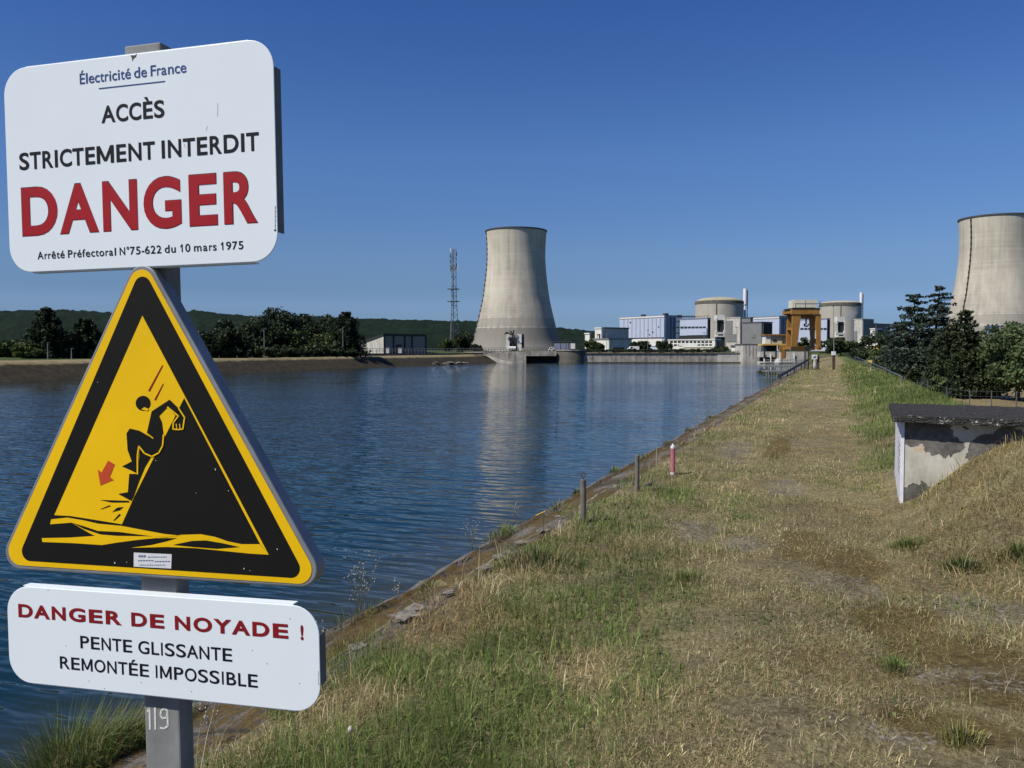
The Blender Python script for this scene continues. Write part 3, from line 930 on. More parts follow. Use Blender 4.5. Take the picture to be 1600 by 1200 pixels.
def line_x(p, q, r, s):
    (x1, y1), (x2, y2), (x3, y3), (x4, y4) = p, q, r, s
    d = (x1 - x2) * (y3 - y4) - (y1 - y2) * (x3 - x4)
    a = x1 * y2 - y1 * x2; b = x3 * y4 - y3 * x4
    return ((a * (x3 - x4) - (x1 - x2) * b) / d, (a * (y3 - y4) - (y1 - y2) * b) / d)


def tri(l0, l1, b0, b1, r0, r1):
    l0, l1, b0, b1, r0, r1 = (tc(*p) for p in (l0, l1, b0, b1, r0, r1))
    return [line_x(l0, l1, b0, b1), line_x(b0, b1, r0, r1), line_x(r0, r1, l0, l1)]


outer = rounded(tri((440, 110), (50, 970), (80, 1133), (1060, 1195), (560, 70), (1108, 1060)), 0.036, 10)
inner = rounded(tri((448, 118), (58, 980), (90, 1118), (1050, 1182), (553, 86), (1098, 1075)), 0.030, 10)
black = rounded(tri((468, 130), (78, 1050), (110, 1101), (1040, 1161), (548, 112), (1064, 1090)), 0.020, 10)
mb = MB(); mb.prism([sw(a, b, 0.0) for a, b in outer], -sn * 0.036)
tri_o = mb.build('warning_triangle', M_galv, sign, bevel=0.003)
tri_o['label'] = 'yellow and black triangle with a figure slipping down a slope'


def layer(name, polys, off, mat, split=False):
    if split:
        for p in polys: layer(name, [p], off, mat)
        return
    mb = MB()
    for p in polys:
        p3 = [sw(a, b, off) for a, b in p]
        ar = sum(p[i][0] * p[(i + 1) % len(p)][1] - p[(i + 1) % len(p)][0] * p[i][1] for i in range(len(p)))
        mb.poly(p3 if ar > 0 else p3[::-1])
    return mb.build(name, mat, tri_o)


def tcs(seq): return [tc(*p) for p in seq]


layer('yellow_face', [inner], TRI_OFF - 0.0030, M_sign_yellow)
layer('black_border', [black], TRI_OFF - 0.0025, M_sign_black)
Y1 = [(511, 215), (967, 1078), (935, 1038), (662, 512), (640, 556), (600, 636), (545, 742), (500, 832), (480, 872), (437, 968),
      (340, 952), (250, 938), (193, 935)]
Y2 = [(182, 950), (240, 944), (300, 954), (352, 966), (437, 974), (520, 990), (590, 1003), (655, 1010), (600, 1018), (520, 1008), (430, 996),
      (350, 992), (300, 975), (255, 962), (178, 968)]
Y3 = [(255, 962), (300, 985), (360, 1005), (420, 1010), (500, 1011), (600, 1013), (655, 1006), (722, 1004), (775, 1014), (820, 1030),
      (870, 1040), (935, 1040), (967, 1078), (900, 1074), (830, 1067), (700, 1054), (600, 1050), (470, 1053), (545, 1043), (600, 1030), (640, 1018),
      (560, 1018), (480, 1026), (420, 1034), (365, 1043), (260, 1036), (150, 1032), (148, 1018), (250, 1016), (340, 1010), (320, 1000)]
layer('yellow_field', [tcs(Y1), tcs(Y2), tcs(Y3)], TRI_OFF - 0.0020, M_sign_yellow)
fig = [(545, 560), (610, 518), (645, 552), (630, 574), (603, 545), (572, 577), (582, 600), (588, 645), (584, 682), (570, 708), (545, 721),
       (515, 706), (497, 683), (490, 722), (492, 784), (466, 771), (438, 759), (473, 741), (458, 700), (454, 640), (466, 622), (500, 630), (548, 657),
       (527, 640), (535, 605)]
leg = [(502, 694), (545, 722), (521, 762), (500, 812), (481, 866), (472, 884), (424, 858), (459, 852), (464, 786), (495, 786)]
headp = [(487 + 0 * k, 0) for k in range(0)]
head = [(514 + 27 * math.cos(t) * 1.0, 531 + 27 * math.sin(t)) for t in np.linspace(0, 2 * math.pi, 22)[:-1]]
lens = [(622, 1042), (690, 1028), (740, 1026), (800, 1036), (862, 1050), (780, 1056), (700, 1050)]
lens2 = [(258, 961), (330, 962), (430, 980), (520, 996), (570, 1004), (500, 1003), (420, 998), (340, 988)]
spl = [[(357, 880), (462, 883), (466, 889), (400, 889)], [(358, 914), (392, 899), (398, 902), (366, 913)],
       [(402, 924), (420, 908), (444, 905), (430, 917)], [(406, 955), (428, 930), (434, 934), (412, 954)]]
layer('slipping_figure', [tcs(fig), tcs(leg), tcs(head)], TRI_OFF - 0.0015, M_sign_black)
layer('dark_wave', [tcs(lens)], TRI_OFF - 0.0015, M_sign_black)
layer('splash_mark', [tcs(p) for p in spl], TRI_OFF - 0.0015, M_sign_black, split=True)


def stroke(pts, w):
    polys = []
    for (ax, ay), (bx_, by_) in zip(pts[:-1], pts[1:]):
        d = math.hypot(bx_ - ax, by_ - ay) or 1; nx_, ny_ = -(by_ - ay) / d * w / 2, (bx_ - ax) / d * w / 2
        ex, ey = (bx_ - ax) / d * w * 0.3, (by_ - ay) / d * w * 0.3
        polys.append([(ax + nx_ - ex, ay + ny_ - ey), (bx_ + nx_ + ex, by_ + ny_ + ey), (bx_ - nx_ + ex, by_ - ny_ + ey), (ax - nx_ - ex, ay - ny_ - ey)])
    return polys


lines = stroke([(603, 545), (642, 577), (624, 600), (622, 624), (640, 626), (658, 624), (664, 582), (643, 550)], 5)
lines += stroke([(634, 606), (636, 624)], 3) + stroke([(646, 606), (648, 624)], 3)
lines += stroke([(588, 645), (585, 684), (571, 710), (546, 723), (520, 712), (499, 686), (494, 720), (494, 786)], 5)
lines += stroke([(528, 640), (550, 657)], 4)
lines += [[(519, 545), (536, 552), (530, 558), (508, 553)]]
layer('yellow_outline', [tcs(p) for p in lines], TRI_OFF - 0.0010, M_sign_yellow)
layer('falling_streak', [tcs([(583, 393), (586, 396), (538, 489), (532, 486)]), tcs([(586, 459), (588, 462), (560, 521), (554, 519)])], TRI_OFF - 0.0015, M_darkred_ink, split=True)
layer('red_arrow', [tcs([(388, 738), (412, 752), (394, 797), (408, 808), (360, 828), (350, 770), (364, 781)])], TRI_OFF - 0.0015, M_orange_ink)
st = [tc(480, 1070), tc(617, 1076), tc(615, 1128), tc(480, 1121)]
stk = layer('sticker', [st], TRI_OFF - 0.0018, M_sticker)
mb = MB()
for k, (xa, xb, yy, w) in enumerate(((498, 522, 1083, 7), (532, 600, 1086, 3), (496, 545, 1099, 3), (556, 604, 1102, 3), (500, 590, 1115, 2.5))):
    x = xa
    while x < xb:
        L = 3 + (x * 7 % 5)
        mb.poly([sw(*tc(x, yy + w / 2), TRI_OFF - 0.0014), sw(*tc(x + L, yy + w / 2), TRI_OFF - 0.0014), sw(*tc(x + L, yy - w / 2), TRI_OFF - 0.0014), sw(*tc(x, yy - w / 2), TRI_OFF - 0.0014)])
        x += L + 2.5
mb.build('sticker_print', M_blue_ink, stk)
mb = MB()
for (xx, yy, r) in ((412, 1107, .0018), (455, 1105, .0010), (775, 770, .0016), (822, 847, .0010), (878, 1128, .0014), (998, 1058, .0014), (560, 738, .0010), (705, 855, .0008), (350, 455, .0008), (520, 285, .0007), (900, 1135, .0008)):
    a, b = tc(xx, yy)
    mb = MB(); mb.poly([sw(a + r * math.cos(t) * 0.7, b + r * 1.2 * math.sin(t), TRI_OFF - 0.0014) for t in np.linspace(0, 2 * math.pi, 7)[:-1]]); mb.build('bird_speck', M_sticker, tri_o)

# the post, a galvanised box section just behind the plates
PO = -0.021
pa, pb = sloc(225.5, 1110, PO), sloc(280.5, 1114, PO)
pw0, pw1 = pa[0], pb[0]
ptop = sloc(224, 68, PO)[1]
zb = (gz - 0.3 - sP[2])
mb = MB(); mb.para(sw(pw0, zb, PO), su * (pw1 - pw0), sv * (ptop - zb), -sn * 0.046)
post = mb.build('post', M_galv_old, sign, bevel=0.004)
mb = MB()
for yy in (150, 300, 560, 800, 1000):
    b = sloc(250, yy, PO)[1]
    mb.para(sw(pw0 - 0.004, b, PO + 0.0005), su * (pw1 - pw0 + 0.008), sv * 0.026, sn * 0.0035)
    mb.para(sw(pw0 - 0.006, b, PO - 0.05), su * 0.004, sv * 0.026, sn * 0.053)
    mb.para(sw(pw1 + 0.002, b, PO - 0.05), su * 0.004, sv * 0.026, sn * 0.053)
mb.build('mounting_clamp', M_galv, sign)
mb = MB()
def pst(pts, w=0.0042):
    pts = [sloc(x, y, PO) for x, y in pts]
    for (ax, ay), (bx_, by_) in zip(pts[:-1], pts[1:]):
        d = math.hypot(bx_ - ax, by_ - ay); nx_, ny_ = -(by_ - ay) / d * w / 2, (bx_ - ax) / d * w / 2
        ex, ey = (bx_ - ax) / d * w * 0.3, (by_ - ay) / d * w * 0.3
        p = [(ax + nx_ - ex, ay + ny_ - ey), (bx_ + nx_ + ex, by_ + ny_ + ey), (bx_ - nx_ + ex, by_ - ny_ + ey), (ax - nx_ - ex, ay - ny_ - ey)]
        ar = sum(p[i][0] * p[(i + 1) % 4][1] - p[(i + 1) % 4][0] * p[i][1] for i in range(4))
        p = p if ar > 0 else p[::-1]
        mb.poly([sw(a, b, PO + 0.0008) for a, b in p])
pst([(231, 1111), (234, 1106), (234.5, 1139)]); pst([(242.5, 1106), (243, 1139)])
pst([(262, 1110), (257, 1107), (252, 1110), (251, 1117), (254, 1122), (261, 1121), (262, 1110), (262.5, 1134), (257, 1138), (251, 1137)])
mb.build('painted_number', M_chalk, post)

# ------------------------------------------------------------------ marker stakes along the concrete edge
def ground_at(px, py):
    p = PZ(px, py, 0.0); p[2] = float(height(p[0], p[1])); return p


def stake(px, py, ptop, r, mat, label, lean=0.0, ring=True, name='marker_stake'):
    b = ground_at(px, py); D = float(np.dot(b, cF)); zt = zat(ptop, D)
    t = thing(name, b, label, 'stake', 'marker stakes along the canal edge')
    top = np.array([b[0] + lean, b[1], zt])
    mb = MB(); n = 12
    mb.tube([b - cZ * 0.15, b + (top - b) * 0.5 + cR * 0.003, top - cZ * 0.006, top], [r, r * 0.97, r * 0.95, r * 0.8], n)
    mb.build('stake_shaft', mat, t, smooth=False)
    if ring:
        mb = MB(); c = top + cZ * 0.042; rr = 0.022
        mb.tube([top - cZ * 0.01, top + cZ * 0.02], 0.005, 6)
        mb.tube([c + cR * rr * math.cos(a) + cZ * rr * math.sin(a) for a in np.linspace(0, 2 * math.pi, 15)], 0.005, 6)
        mb.build('ring_bolt', M_rust, t)
    return t, b, top


stake(911, 816, 749, 0.029, M_wood, 'grey wooden stake with a ring bolt, tallest of three on the canal edge', 0.0)
stake(995, 768, 711, 0.026, M_wood, 'greenish wooden stake between the ringed stake and the red stake', 0.0, False)
t, b, top = stake(1051, 741, 697, 0.029, M_pinkred, 'faded red stake with a white cap on the canal edge', 0.0, False)
mb = MB(); mb.tube([top - cZ * 0.028, top + cZ * 0.003, top + cZ * 0.006, top + cZ * 0.03], [0.030, 0.030, 0.012, 0.010], 12); mb.build('white_cap', M_whitepaint, t)
mb = MB(); mb.tube([b + cZ * 0.005, b + cZ * 0.03], [0.0305, 0.0305], 12); mb.build('white_foot_band', M_whitepaint, t)
# broken stub and plank lying by the red stake
b = ground_at(1018, 757)
mb = MB(); mb.tube([b - cZ * 0.05, b + cZ * 0.10 + cR * 0.004], [0.014, 0.011], 7)
mb.tube([b + cR * 0.0 + cZ * 0.03, b - cR * 0.13 - cF * 0.2 + cZ * 0.015], [0.022, 0.018], 7)
tag(mb.build('broken_stake', M_wood, base=b), 'short broken wooden stub with a fallen piece near the red stake', 'stake')
b0 = PZ(851, 800, -0.13); b1 = PZ(836, 807, -0.13)
mb = MB(); mb.para(b0, b1 - b0, np.array([0.02, 0.012, 0]), cZ * 0.012)
tag(mb.build('yellow_strip', M_yellowpaint, base=b0), 'bright yellow painted strip lying on the concrete canal lip', 'painted strip')
M_flake = weathered('crumbled_concrete', (0.30, 0.27, 0.23), 0.3, 26, 0.95, bump=0.01)
# loose flakes of concrete along the moss
flake_px = [(632, 970, .26, .12), (655, 948, .2, .09), (560, 1010, .13, .07), (782, 868, .2, .07), (795, 862, .14, .06), (816, 846, .16, .06), (850, 828, .14, .05), (700, 935, .14, .05), (760, 893, .15, .05), (872, 806, .13, .05)]
for k, (px, py, L, w) in enumerate(flake_px):
    c = PZ(px, py, -0.03); c[2] = -0.02 + (-0.02 if c[0] < -2.4 else 0.02)
    n = 11; pts = []
    for j in range(n):
        a = 2 * math.pi * j / n; rr = 0.45 + 0.75 * random.random()
        pts.append(c + np.array([0.28, 0.96, 0]) * math.cos(a) * L * 0.5 * rr + np.array([0.96, -0.28, 0]) * math.sin(a) * w * rr)
    mb = MB(); mb.prism(pts, cZ * 0.010)
    tag(mb.build('concrete_flake', M_flake, base=c), 'pale broken flake of concrete lying on the mossy canal edge', 'rubble piece', 'broken concrete along the canal edge')

# ------------------------------------------------------------------ low hut in the verge
A0 = np.array([0.675, 9.31]); ang = math.radians(-8.5)
hu = np.array([math.cos(ang), math.sin(ang), 0]); hv = np.array([math.sin(math.radians(2.3)), math.cos(math.radians(2.3)), 0])
HC = np.array([A0[0], A0[1], 0.0])
hut = thing('concrete_hut', HC, 'low concrete hut with peeling render half buried in the verge', 'hut')
HL, HB, HT = 3.2, 1.95, 0.872
mb = MB(); mb.para(HC - cZ * 0.4, hu * HL, hv * HB, cZ * (HT + 0.4)); mb.build('hut_wall', M_peeling, hut)
mb = MB(); mb.para(HC - cZ * 0.4 - hu * 0.012 + hv * 0.004, hu * 0.010, hv * (HB - 0.01), cZ * (HT + 0.398))
mb.para(HC - cZ * 0.4 - hu * 0.012 - hv * 0.012, hu * 0.035, hv * 0.010, cZ * (HT + 0.398))
mb.build('painted_edge', M_jamb, hut)
mb = MB()
gcol = [(0.55, .05), (0.50, .035), (0.44, .02), (0.40, .03)]
for (zz, L) in ((0.60, .03), (0.545, .02), (0.50, .035), (0.43, .02), (0.37, .03), (0.31, .02)):
    o = HC + cZ * zz - hu * 0.0128
    mb.para(o + hv * 0.2, hv * 0.5, -hu * 0.001, cZ * 0.012)
    mb.para(o + hv * 0.1 + cZ * L, hv * 0.02, -hu * 0.001, -cZ * L)
mb.build('graffiti', weathered('violet_spray', (0.10, 0.07, 0.22), 0.7, 30), hut)
# roof slab: ragged underside edge
n = 70
mb = MB()
o = HC - hu * 0.085 - hv * 0.125; o[2] = HT + 0.002
Lx, Ly = HL + 0.2, HB + 0.28
mb.para(o, hu * Lx, hv * Ly, cZ * 0.06)
roof = mb.build('roof_slab', M_slabroof, hut, bevel=0.006)
mb = MB(); mb.para(o - hv * 0.012 - hu * 0.004 + cZ * 0.002, hu * (Lx + 0.008), hv * 0.010, cZ * 0.066)
edge = mb.build('slab_edge', M_aggregate, hut)
tex = bpy.data.textures.new('roof_rubble', 'CLOUDS'); tex.noise_scale = 0.05; tex.noise_depth = 3
for rf_, lv, am in ((roof, 6, 0.035), (edge, 6, 0.03)):
    sub = rf_.modifiers.new('cuts', 'SUBSURF'); sub.subdivision_type = 'SIMPLE'; sub.levels = 5; sub.render_levels = lv
    dm = rf_.modifiers.new('rubble', 'DISPLACE'); dm.texture = tex; dm.strength = am; dm.mid_level = 0.5; dm.texture_coords = 'LOCAL'


# ------------------------------------------------------------------ grass
def blades(X, Y, Z, h, w, az, lean, bend, color):
    """bent strips: 5 vertices, a quad and a triangle each"""
    n = len(X)
    dx, dy = np.cos(az), np.sin(az)             # lean direction
    px_, py_ = -dy, dx                          # blade width direction, turned a little
    tw = rng.uniform(-0.9, 0.9, n)
    wx = px_ * np.cos(tw) + dx * np.sin(tw); wy = py_ * np.cos(tw) + dy * np.sin(tw)
    l1 = lean; l2 = np.minimum(lean + bend, 1.75)
    m = 0.55
    mx = X + dx * np.sin(l1) * h * m; my = Y + dy * np.sin(l1) * h * m; mz = Z + np.cos(l1) * h * m
    tx = mx + dx * np.sin(l2) * h * (1 - m); ty = my + dy * np.sin(l2) * h * (1 - m); tz = mz + np.cos(l2) * h * (1 - m)
    mz = np.maximum(mz, Z + 0.004); tz = np.maximum(tz, Z + 0.004)
    V = np.empty((n, 5, 3))
    V[:, 0] = np.stack([X - wx * w, Y - wy * w, Z - 0.01], 1)
    V[:, 1] = np.stack([X + wx * w, Y + wy * w, Z - 0.01], 1)
    V[:, 2] = np.stack([mx + wx * w * 0.8, my + wy * w * 0.8, mz], 1)
    V[:, 3] = np.stack([mx - wx * w * 0.8, my - wy * w * 0.8, mz], 1)
    V[:, 4] = np.stack([tx, ty, tz], 1)
    b = (np.arange(n) * 5)[:, None]
    loops = (b + np.array([[0, 1, 2, 3, 3, 2, 4]])).ravel()
    tot = np.tile([4, 3], n)
    C = np.repeat(color[:, None, :], 5, 1).reshape(-1, 3)
    return V.reshape(-1, 3), loops, tot, C


GREEN = np.array([(0.125, 0.185, 0.042), (0.16, 0.22, 0.055), (0.085, 0.145, 0.032), (0.21, 0.245, 0.082)])
DRY = np.array([(0.52, 0.43, 0.235), (0.44, 0.345, 0.18), (0.34, 0.26, 0.125), (0.62, 0.54, 0.34), (0.24, 0.17, 0.075)])
OLIVE = np.array([(0.27, 0.275, 0.105), (0.33, 0.325, 0.14), (0.205, 0.225, 0.080)])


def zone(X, Y):
    """greenness 0..1 and height factor of the sward"""
    n1 = fbm(X * 0.9, Y * 0.6, 41, 4); n2 = fbm(X * 2.6, Y * 2.2, 43, 3)
    n = 0.6 * n1 + 0.4 * n2
    left = (1 - sst(-1.35, -0.45, X + 0.5 * (n1 - 0.5)))
    nearleft = left * (1 - sst(4.5, 10.0, Y) * 0.55)
    right = sst(0.15, 1.1, X + 0.8 * (n1 - 0.5)) * sst(8.0, 12.5, Y)
    hutzone = sst(0.5, 1.1, X) * (1 - sst(9.0, 13.0, Y))
    g = 0.11 + 0.72 * nearleft + 1.7 * right
    g = g * sst(0.36, 0.58, n) * 1.35 + 0.65 * sst(0.60, 0.68, n) * (1 - 0.6 * hutzone)
    track = np.exp(-((X + 0.45) / 0.95) ** 2) * (1 - 0.0 * Y)
    hgt = 0.28 + 0.42 * nearleft + 0.55 * right + 0.75 * hutzone
    hgt = np.maximum(hgt * (0.65 + 0.7 * n2), 0.22)
    bare = sst(0.52, 0.62, fbm(X * 1.5 + 7, Y * 0.9, 47, 4)) * np.clip(0.95 - 0.75 * nearleft - 0.75 * right - 0.7 * hutzone, 0, 1)
    return np.clip(g, 0, 1), hgt, bare


N = 1250000
u = rng.random(N)
ex = 0.42
D0, D1 = 2.35, 85.0
Dm = (D0 ** ex + u * (D1 ** ex - D0 ** ex)) ** (1 / ex)
lat = rng.uniform(-0.66, 0.70, N) * Dm
gx = math.cos(YAW) * lat - math.sin(YAW) * Dm
gy = math.sin(YAW) * lat + math.cos(YAW) * Dm
edge = -2.34 + (fbm(gy * 1.1, gy * 0 + 1, 51, 4) - 0.5) * 0.9 - 0.16 * (gy < 5)
inhut = (gx > 0.60) & (gy > 9.27 - 0.15 * (gx - 0.6)) & (gy < 11.6) & (gx < 4.2)
keep = (gx > edge) & (gx < 9.0) & ~inhut & (gy > 0.2)
gx, gy, Dm = gx[keep], gy[keep], Dm[keep]
g, hf, bare = zone(gx, gy)
cl = fbm(gx * 7, gy * 7, 53, 2)
wm, wg = wear(gx, gy)
keep = rng.random(len(gx)) > np.clip(bare * 0.80 + (cl < 0.40) * 0.35 + wm * 0.45 + wg * 0.62, 0, 0.965)
gx, gy, Dm, g, hf, cl = gx[keep], gy[keep], Dm[keep], g[keep], hf[keep], cl[keep]
n = len(gx)
r = rng.random(n)
isg = r < g * 0.93
iso = (~isg) & (rng.random(n) < 0.16 + 0.6 * g)
ci = rng.random(n)
col = DRY[(ci * 4.999).astype(int)]
col[isg] = GREEN[(ci[isg] * 3.999).astype(int)]
col[iso] = OLIVE[(ci[iso] * 2.999).astype(int)]
col = col * rng.uniform(0.55, 1.42, (n, 1)) * (0.40 + 1.25 * fbm(gx * 0.9, gy * 0.7, 57, 4))[:, None]
trk = np.maximum(np.exp(-((gx + 1.30 - 0.12 * np.sin(gy * 0.23)) / 0.34) ** 2), np.exp(-((gx - 0.18 - 0.12 * np.sin(gy * 0.23)) / 0.34) ** 2)) * sst(7, 14, gy)
col = col * (1 + 0.32 * trk[:, None] * np.array([1.1, 1.0, 0.8])); hf = hf * (1 - 0.4 * trk)
mat_ = sst(0.52, 0.62, fbm(gx * 1.1 + 3, gy * 1.1, 91, 4)) * (1 - 0.5 * g)
col = col * (1 - mat_[:, None] * np.array([0.22, 0.30, 0.40]))
hh = (1 - 0.35 * mat_) * hf * rng.gamma(4.0, 0.030, n) * (0.7 + 0.6 * cl)
hh = np.clip(hh, 0.02, 0.34)
tall = (rng.random(n) < 0.006) & ((np.abs(gx - 0.9) < 0.5) & (gy > 9) | (gx < -1.3))
hh = np.where(tall, rng.uniform(0.22, 0.42, n), hh)
flat = (~tall) & (rng.random(n) < np.where(isg, 0.18, 0.60))
lean = np.where(flat, rng.uniform(1.1, 1.55, n), np.abs(rng.normal(0.45, 0.42, n)))
hh = np.where(flat, np.maximum(hh, 0.05) * 1.05, hh)
bend = np.abs(rng.normal(0.35, 0.35, n))
az = rng.uniform(0, 2 * math.pi, n)
wdt = np.clip(0.00055 + 0.00019 * Dm, 0.0009, 0.014) * rng.uniform(0.6, 1.35, n)
gzv = height(gx, gy)
bl_ = isg & (Dm < 12) & (rng.random(n) < 0.16)
wdt = np.where(bl_, wdt * 4.5, wdt); hh = np.where(bl_, np.clip(hh * 0.5, 0.02, 0.05), hh); lean = np.where(bl_, rng.uniform(0.7, 1.35, n), lean)
V, Lp, T, C = blades(gx, gy, gzv, hh * (1 + 0.006 * Dm), wdt, az, lean, bend, col)
tag(np_mesh('grass', V, Lp, T, M_blade, color=C), kind='stuff')


def clump(name, c, rad, n, h, cols, label, cat, group=None, droop=0.5, w=0.0022, elong=(1, 1)):
    a = rng.uniform(0, 2 * math.pi, n); rr = rad * 1.25 * rng.random(n) ** 0.8
    X = c[0] + rr * np.cos(a) * elong[0]; Y = c[1] + rr * np.sin(a) * elong[1]
    Z = np.full(n, c[2]) if c[0] < -2.2 else height(X, Y)
    if c[0] < -2.85 and cat != 'reeds': Z = np.where(X < -2.9, -0.18 - np.clip((-2.9 - X) * 0.85, 0, 5), -0.14)
    out = rng.uniform(-0.7, 0.7, n) + a
    cols = np.array(cols)
    col = cols[rng.integers(0, len(cols), n)] * rng.uniform(0.6, 1.4, (n, 1))
    dr_ = rng.random(n) < 0.18
    col[dr_] = DRY[rng.integers(0, 5, int(dr_.sum()))] * 0.7
    V, L, T, C = blades(X, Y, Z, h * rng.uniform(0.35, 1.1, n) * (1.1 - 0.5 * rr / rad), np.full(n, w) * rng.uniform(0.6, 1.3, n), out,
                        0.15 + 0.6 * rr / rad * rng.random(n), np.abs(rng.normal(droop, 0.3, n)), col)
    o = np_mesh(name, V, L, T, M_blade, base=c, color=C)
    return tag(o, label, cat, group)


b = PZ(70, 1235, -0.40)
clump('grass_tuft', (PZ(95, 1185, -0.2)), 0.36, 6000, 0.42, GREEN * 0.8, 'big lush green grass tuft on the canal slope by the sign post', 'grass tuft', w=0.002, elong=(0.8, 1.0))
clump('grass_tuft', PZ(185, 1150, -0.18), 0.26, 1800, 0.17, np.vstack([GREEN * 0.9, [(0.22, 0.19, 0.03)]]), 'low yellowish green tuft on the canal slope, between big tuft and post', 'grass tuft', w=0.002)
clump('grass_tuft', PZ(1400, 1012 + 20, 0.0), 0.10, 260, 0.09, GREEN, 'small green tuft on the bare mossy track', 'grass tuft')
clump('grass_tuft', PZ(1500, 1160, 0.0), 0.07, 170, 0.16, np.vstack([OLIVE, [(0.30, 0.28, 0.06)]]), 'pale spiky tuft with yellow base at the bottom of the track', 'grass tuft')
clump('grass_tuft', PZ(1068, 905, 0.0), 0.16, 330, 0.12, GREEN * 0.85, 'dark green tuft where the verge meets the dry track', 'grass tuft')
clump('grass_tuft', PZ(1045, 768, 0.0), 0.24, 420, 0.07, GREEN * 1.0, 'low bright green tuft in front of the red stake', 'grass tuft', w=0.003)
clump('grass_tuft', PZ(840, 880, 0.0), 0.30, 900, 0.14, GREEN * 0.75, 'dark green tuft below the ringed stake', 'grass tuft', w=0.003)
clump('grass_tuft', PZ(1505, 868, 0.12), 0.12, 420, 0.14, GREEN * 0.6, 'dark green tuft on the slope below the hut', 'grass tuft', w=0.003)
clump('grass_tuft', PZ(1416, 846, 0.03), 0.13, 300, 0.10, GREEN * 0.8, 'green tuft in the dry grass before the hut corner', 'grass tuft', w=0.003)
clump('grass_tuft', PZ(1590, 796, 0.45), 0.10, 300, 0.16, GREEN * 0.6, 'dark green tuft high on the mound against the hut', 'grass tuft', w=0.003)
clump('grass_tuft', PZ(785, 838, -0.16), 0.13, 260, 0.15, GREEN * 1.1, 'bright green tuft growing over the canal lip', 'grass tuft', w=0.003, elong=(0.6, 1.6))

for k, (yy, xo) in enumerate(((2.6, -2.86), (3.5, -2.9), (4.6, -2.84), (5.4, -2.72), (7.0, -2.9), (8.6, -2.78), (9.7, -2.9), (11.5, -2.88), (13.2, -2.8), (15.5, -2.9), (18.0, -2.88), (21.5, -2.9), (26.0, -2.86), (31.0, -2.9))):
    clump('lip_tuft', np.array([xo, yy, -0.16]), 0.07 + 0.03 * (k % 3), 70 + 25 * (k % 4), 0.10 + 0.03 * (k % 3), np.vstack([OLIVE, GREEN]) * 0.8, 'small scrubby tuft rooted in the concrete lip of the canal', 'grass tuft',
          'small tufts along the canal lip', w=0.0022 + 0.0002 * yy, elong=(0.7, 2.2))

# dry weeds with pale seed heads standing against the water
M_stem = weathered('weed_stem', (0.16, 0.16, 0.09), 0.6, 40, 0.8)
M_seed = weathered('seed_head', (0.52, 0.50, 0.42), 0.7, 40, 0.9)


def weed(c, h, n, spread_, label, seed=0, group=None):
    r_ = random.Random(seed)
    t = thing('dry_weed', c, label, 'weed', group)
    ms = MB(); mh = MB()
    for k in range(n):
        a = r_.uniform(0, 6.28); lean_ = r_.uniform(0.1, spread_); hh_ = h * r_.uniform(0.55, 1.0)
        p = [np.array(c, float) + np.array([math.cos(a), math.sin(a), 0]) * 0.02 * r_.random()]
        for q_ in range(1, 5):
            s_ = q_ / 4
            p.append(np.array(c) + np.array([math.cos(a) * lean_ * s_ ** 1.3 * hh_, math.sin(a) * lean_ * s_ ** 1.3 * hh_, hh_ * s_]) + np.array([r_.uniform(-.008, .008) for _ in range(3)]))
        ms.tube(p, [0.0016, 0.0014, 0.0012, 0.001, 0.0007], 4, False)
        for q_ in range(5):
            i = r_.randint(2, 4); a2 = r_.uniform(0, 6.28); L = h * r_.uniform(0.08, 0.22)
            e = p[i] + np.array([math.cos(a2) * L * .6, math.sin(a2) * L * .6, L * r_.uniform(.3, .9)])
            ms.tube([p[i], (p[i] + e) / 2 + np.array([0, 0, -.004]), e], [0.0009, 0.0008, 0.0006], 3, False)
            if r_.random() < 0.75:
                mh.lathe(e, [(0.0005, -0.003), (0.0036, 0.0), (0.003, 0.004), (0.0004, 0.007)], 5)
    ms.build('weed_stem', M_stem, t); mh.build('seed_head', M_seed, t)


weed(PZ(560, 972, -0.2), 0.42, 17, 0.42, 'tall bushy dry weed with pale seed heads on the canal lip by the triangle', 1)
weed(PZ(618, 940, -0.2), 0.17, 4, 0.25, 'thin dry weed standing alone on the canal lip', 2)
weed(PZ(738, 862, -0.18), 0.30, 7, 0.5, 'sparse dry weed on the canal lip, next one beyond the bushy weed', 3)
weed(PZ(806, 815, -0.18), 0.22, 5, 0.5, 'small dry weed on the canal lip beyond the bright green tuft', 4)
weed(PZ(500, 1020, -0.2), 0.2, 5, 0.6, 'low dry weed peeping out beside the drowning plate', 5)
weed(PZ(330, 1150, 0.0), 0.16, 6, 0.5, 'dry weed at the foot of the sign post', 6)
for k, (px, py, h_) in enumerate(((548, 1215, .17), (632, 1220, .2), (905, 1215, .2), (590, 1150, .12))):
    c = ground_at(px, py)
    t = thing('plantain', c, ['plantain stalk with a fluffy pale seed head at the bottom edge', 'dark plantain spike at the bottom edge, next to the fluffy seed head',
                              'dark plantain spike in the green grass, farthest from the sign', 'short dark plantain spike in the dry grass beside the drowning plate'][k], 'weed')
    top = c + np.array([0.02 * math.sin(k), 0.0, h_])
    mb = MB(); mb.tube([c, (c + top) / 2 + cR * 0.006, top], [0.0014, 0.0012, 0.001], 5, False); mb.build('weed_stem', M_stem, t)
    mb = MB(); mb.lathe(top, [(0.001, 0), (0.0045, 0.006), (0.004, 0.016), (0.001, 0.024)] if k else [(0.001, -.004), (0.009, 0.004), (0.010, 0.012), (0.005, 0.02), (0.0005, .022)], 8)
    mb.build('seed_head', M_seed if k == 0 else M_bark, t)

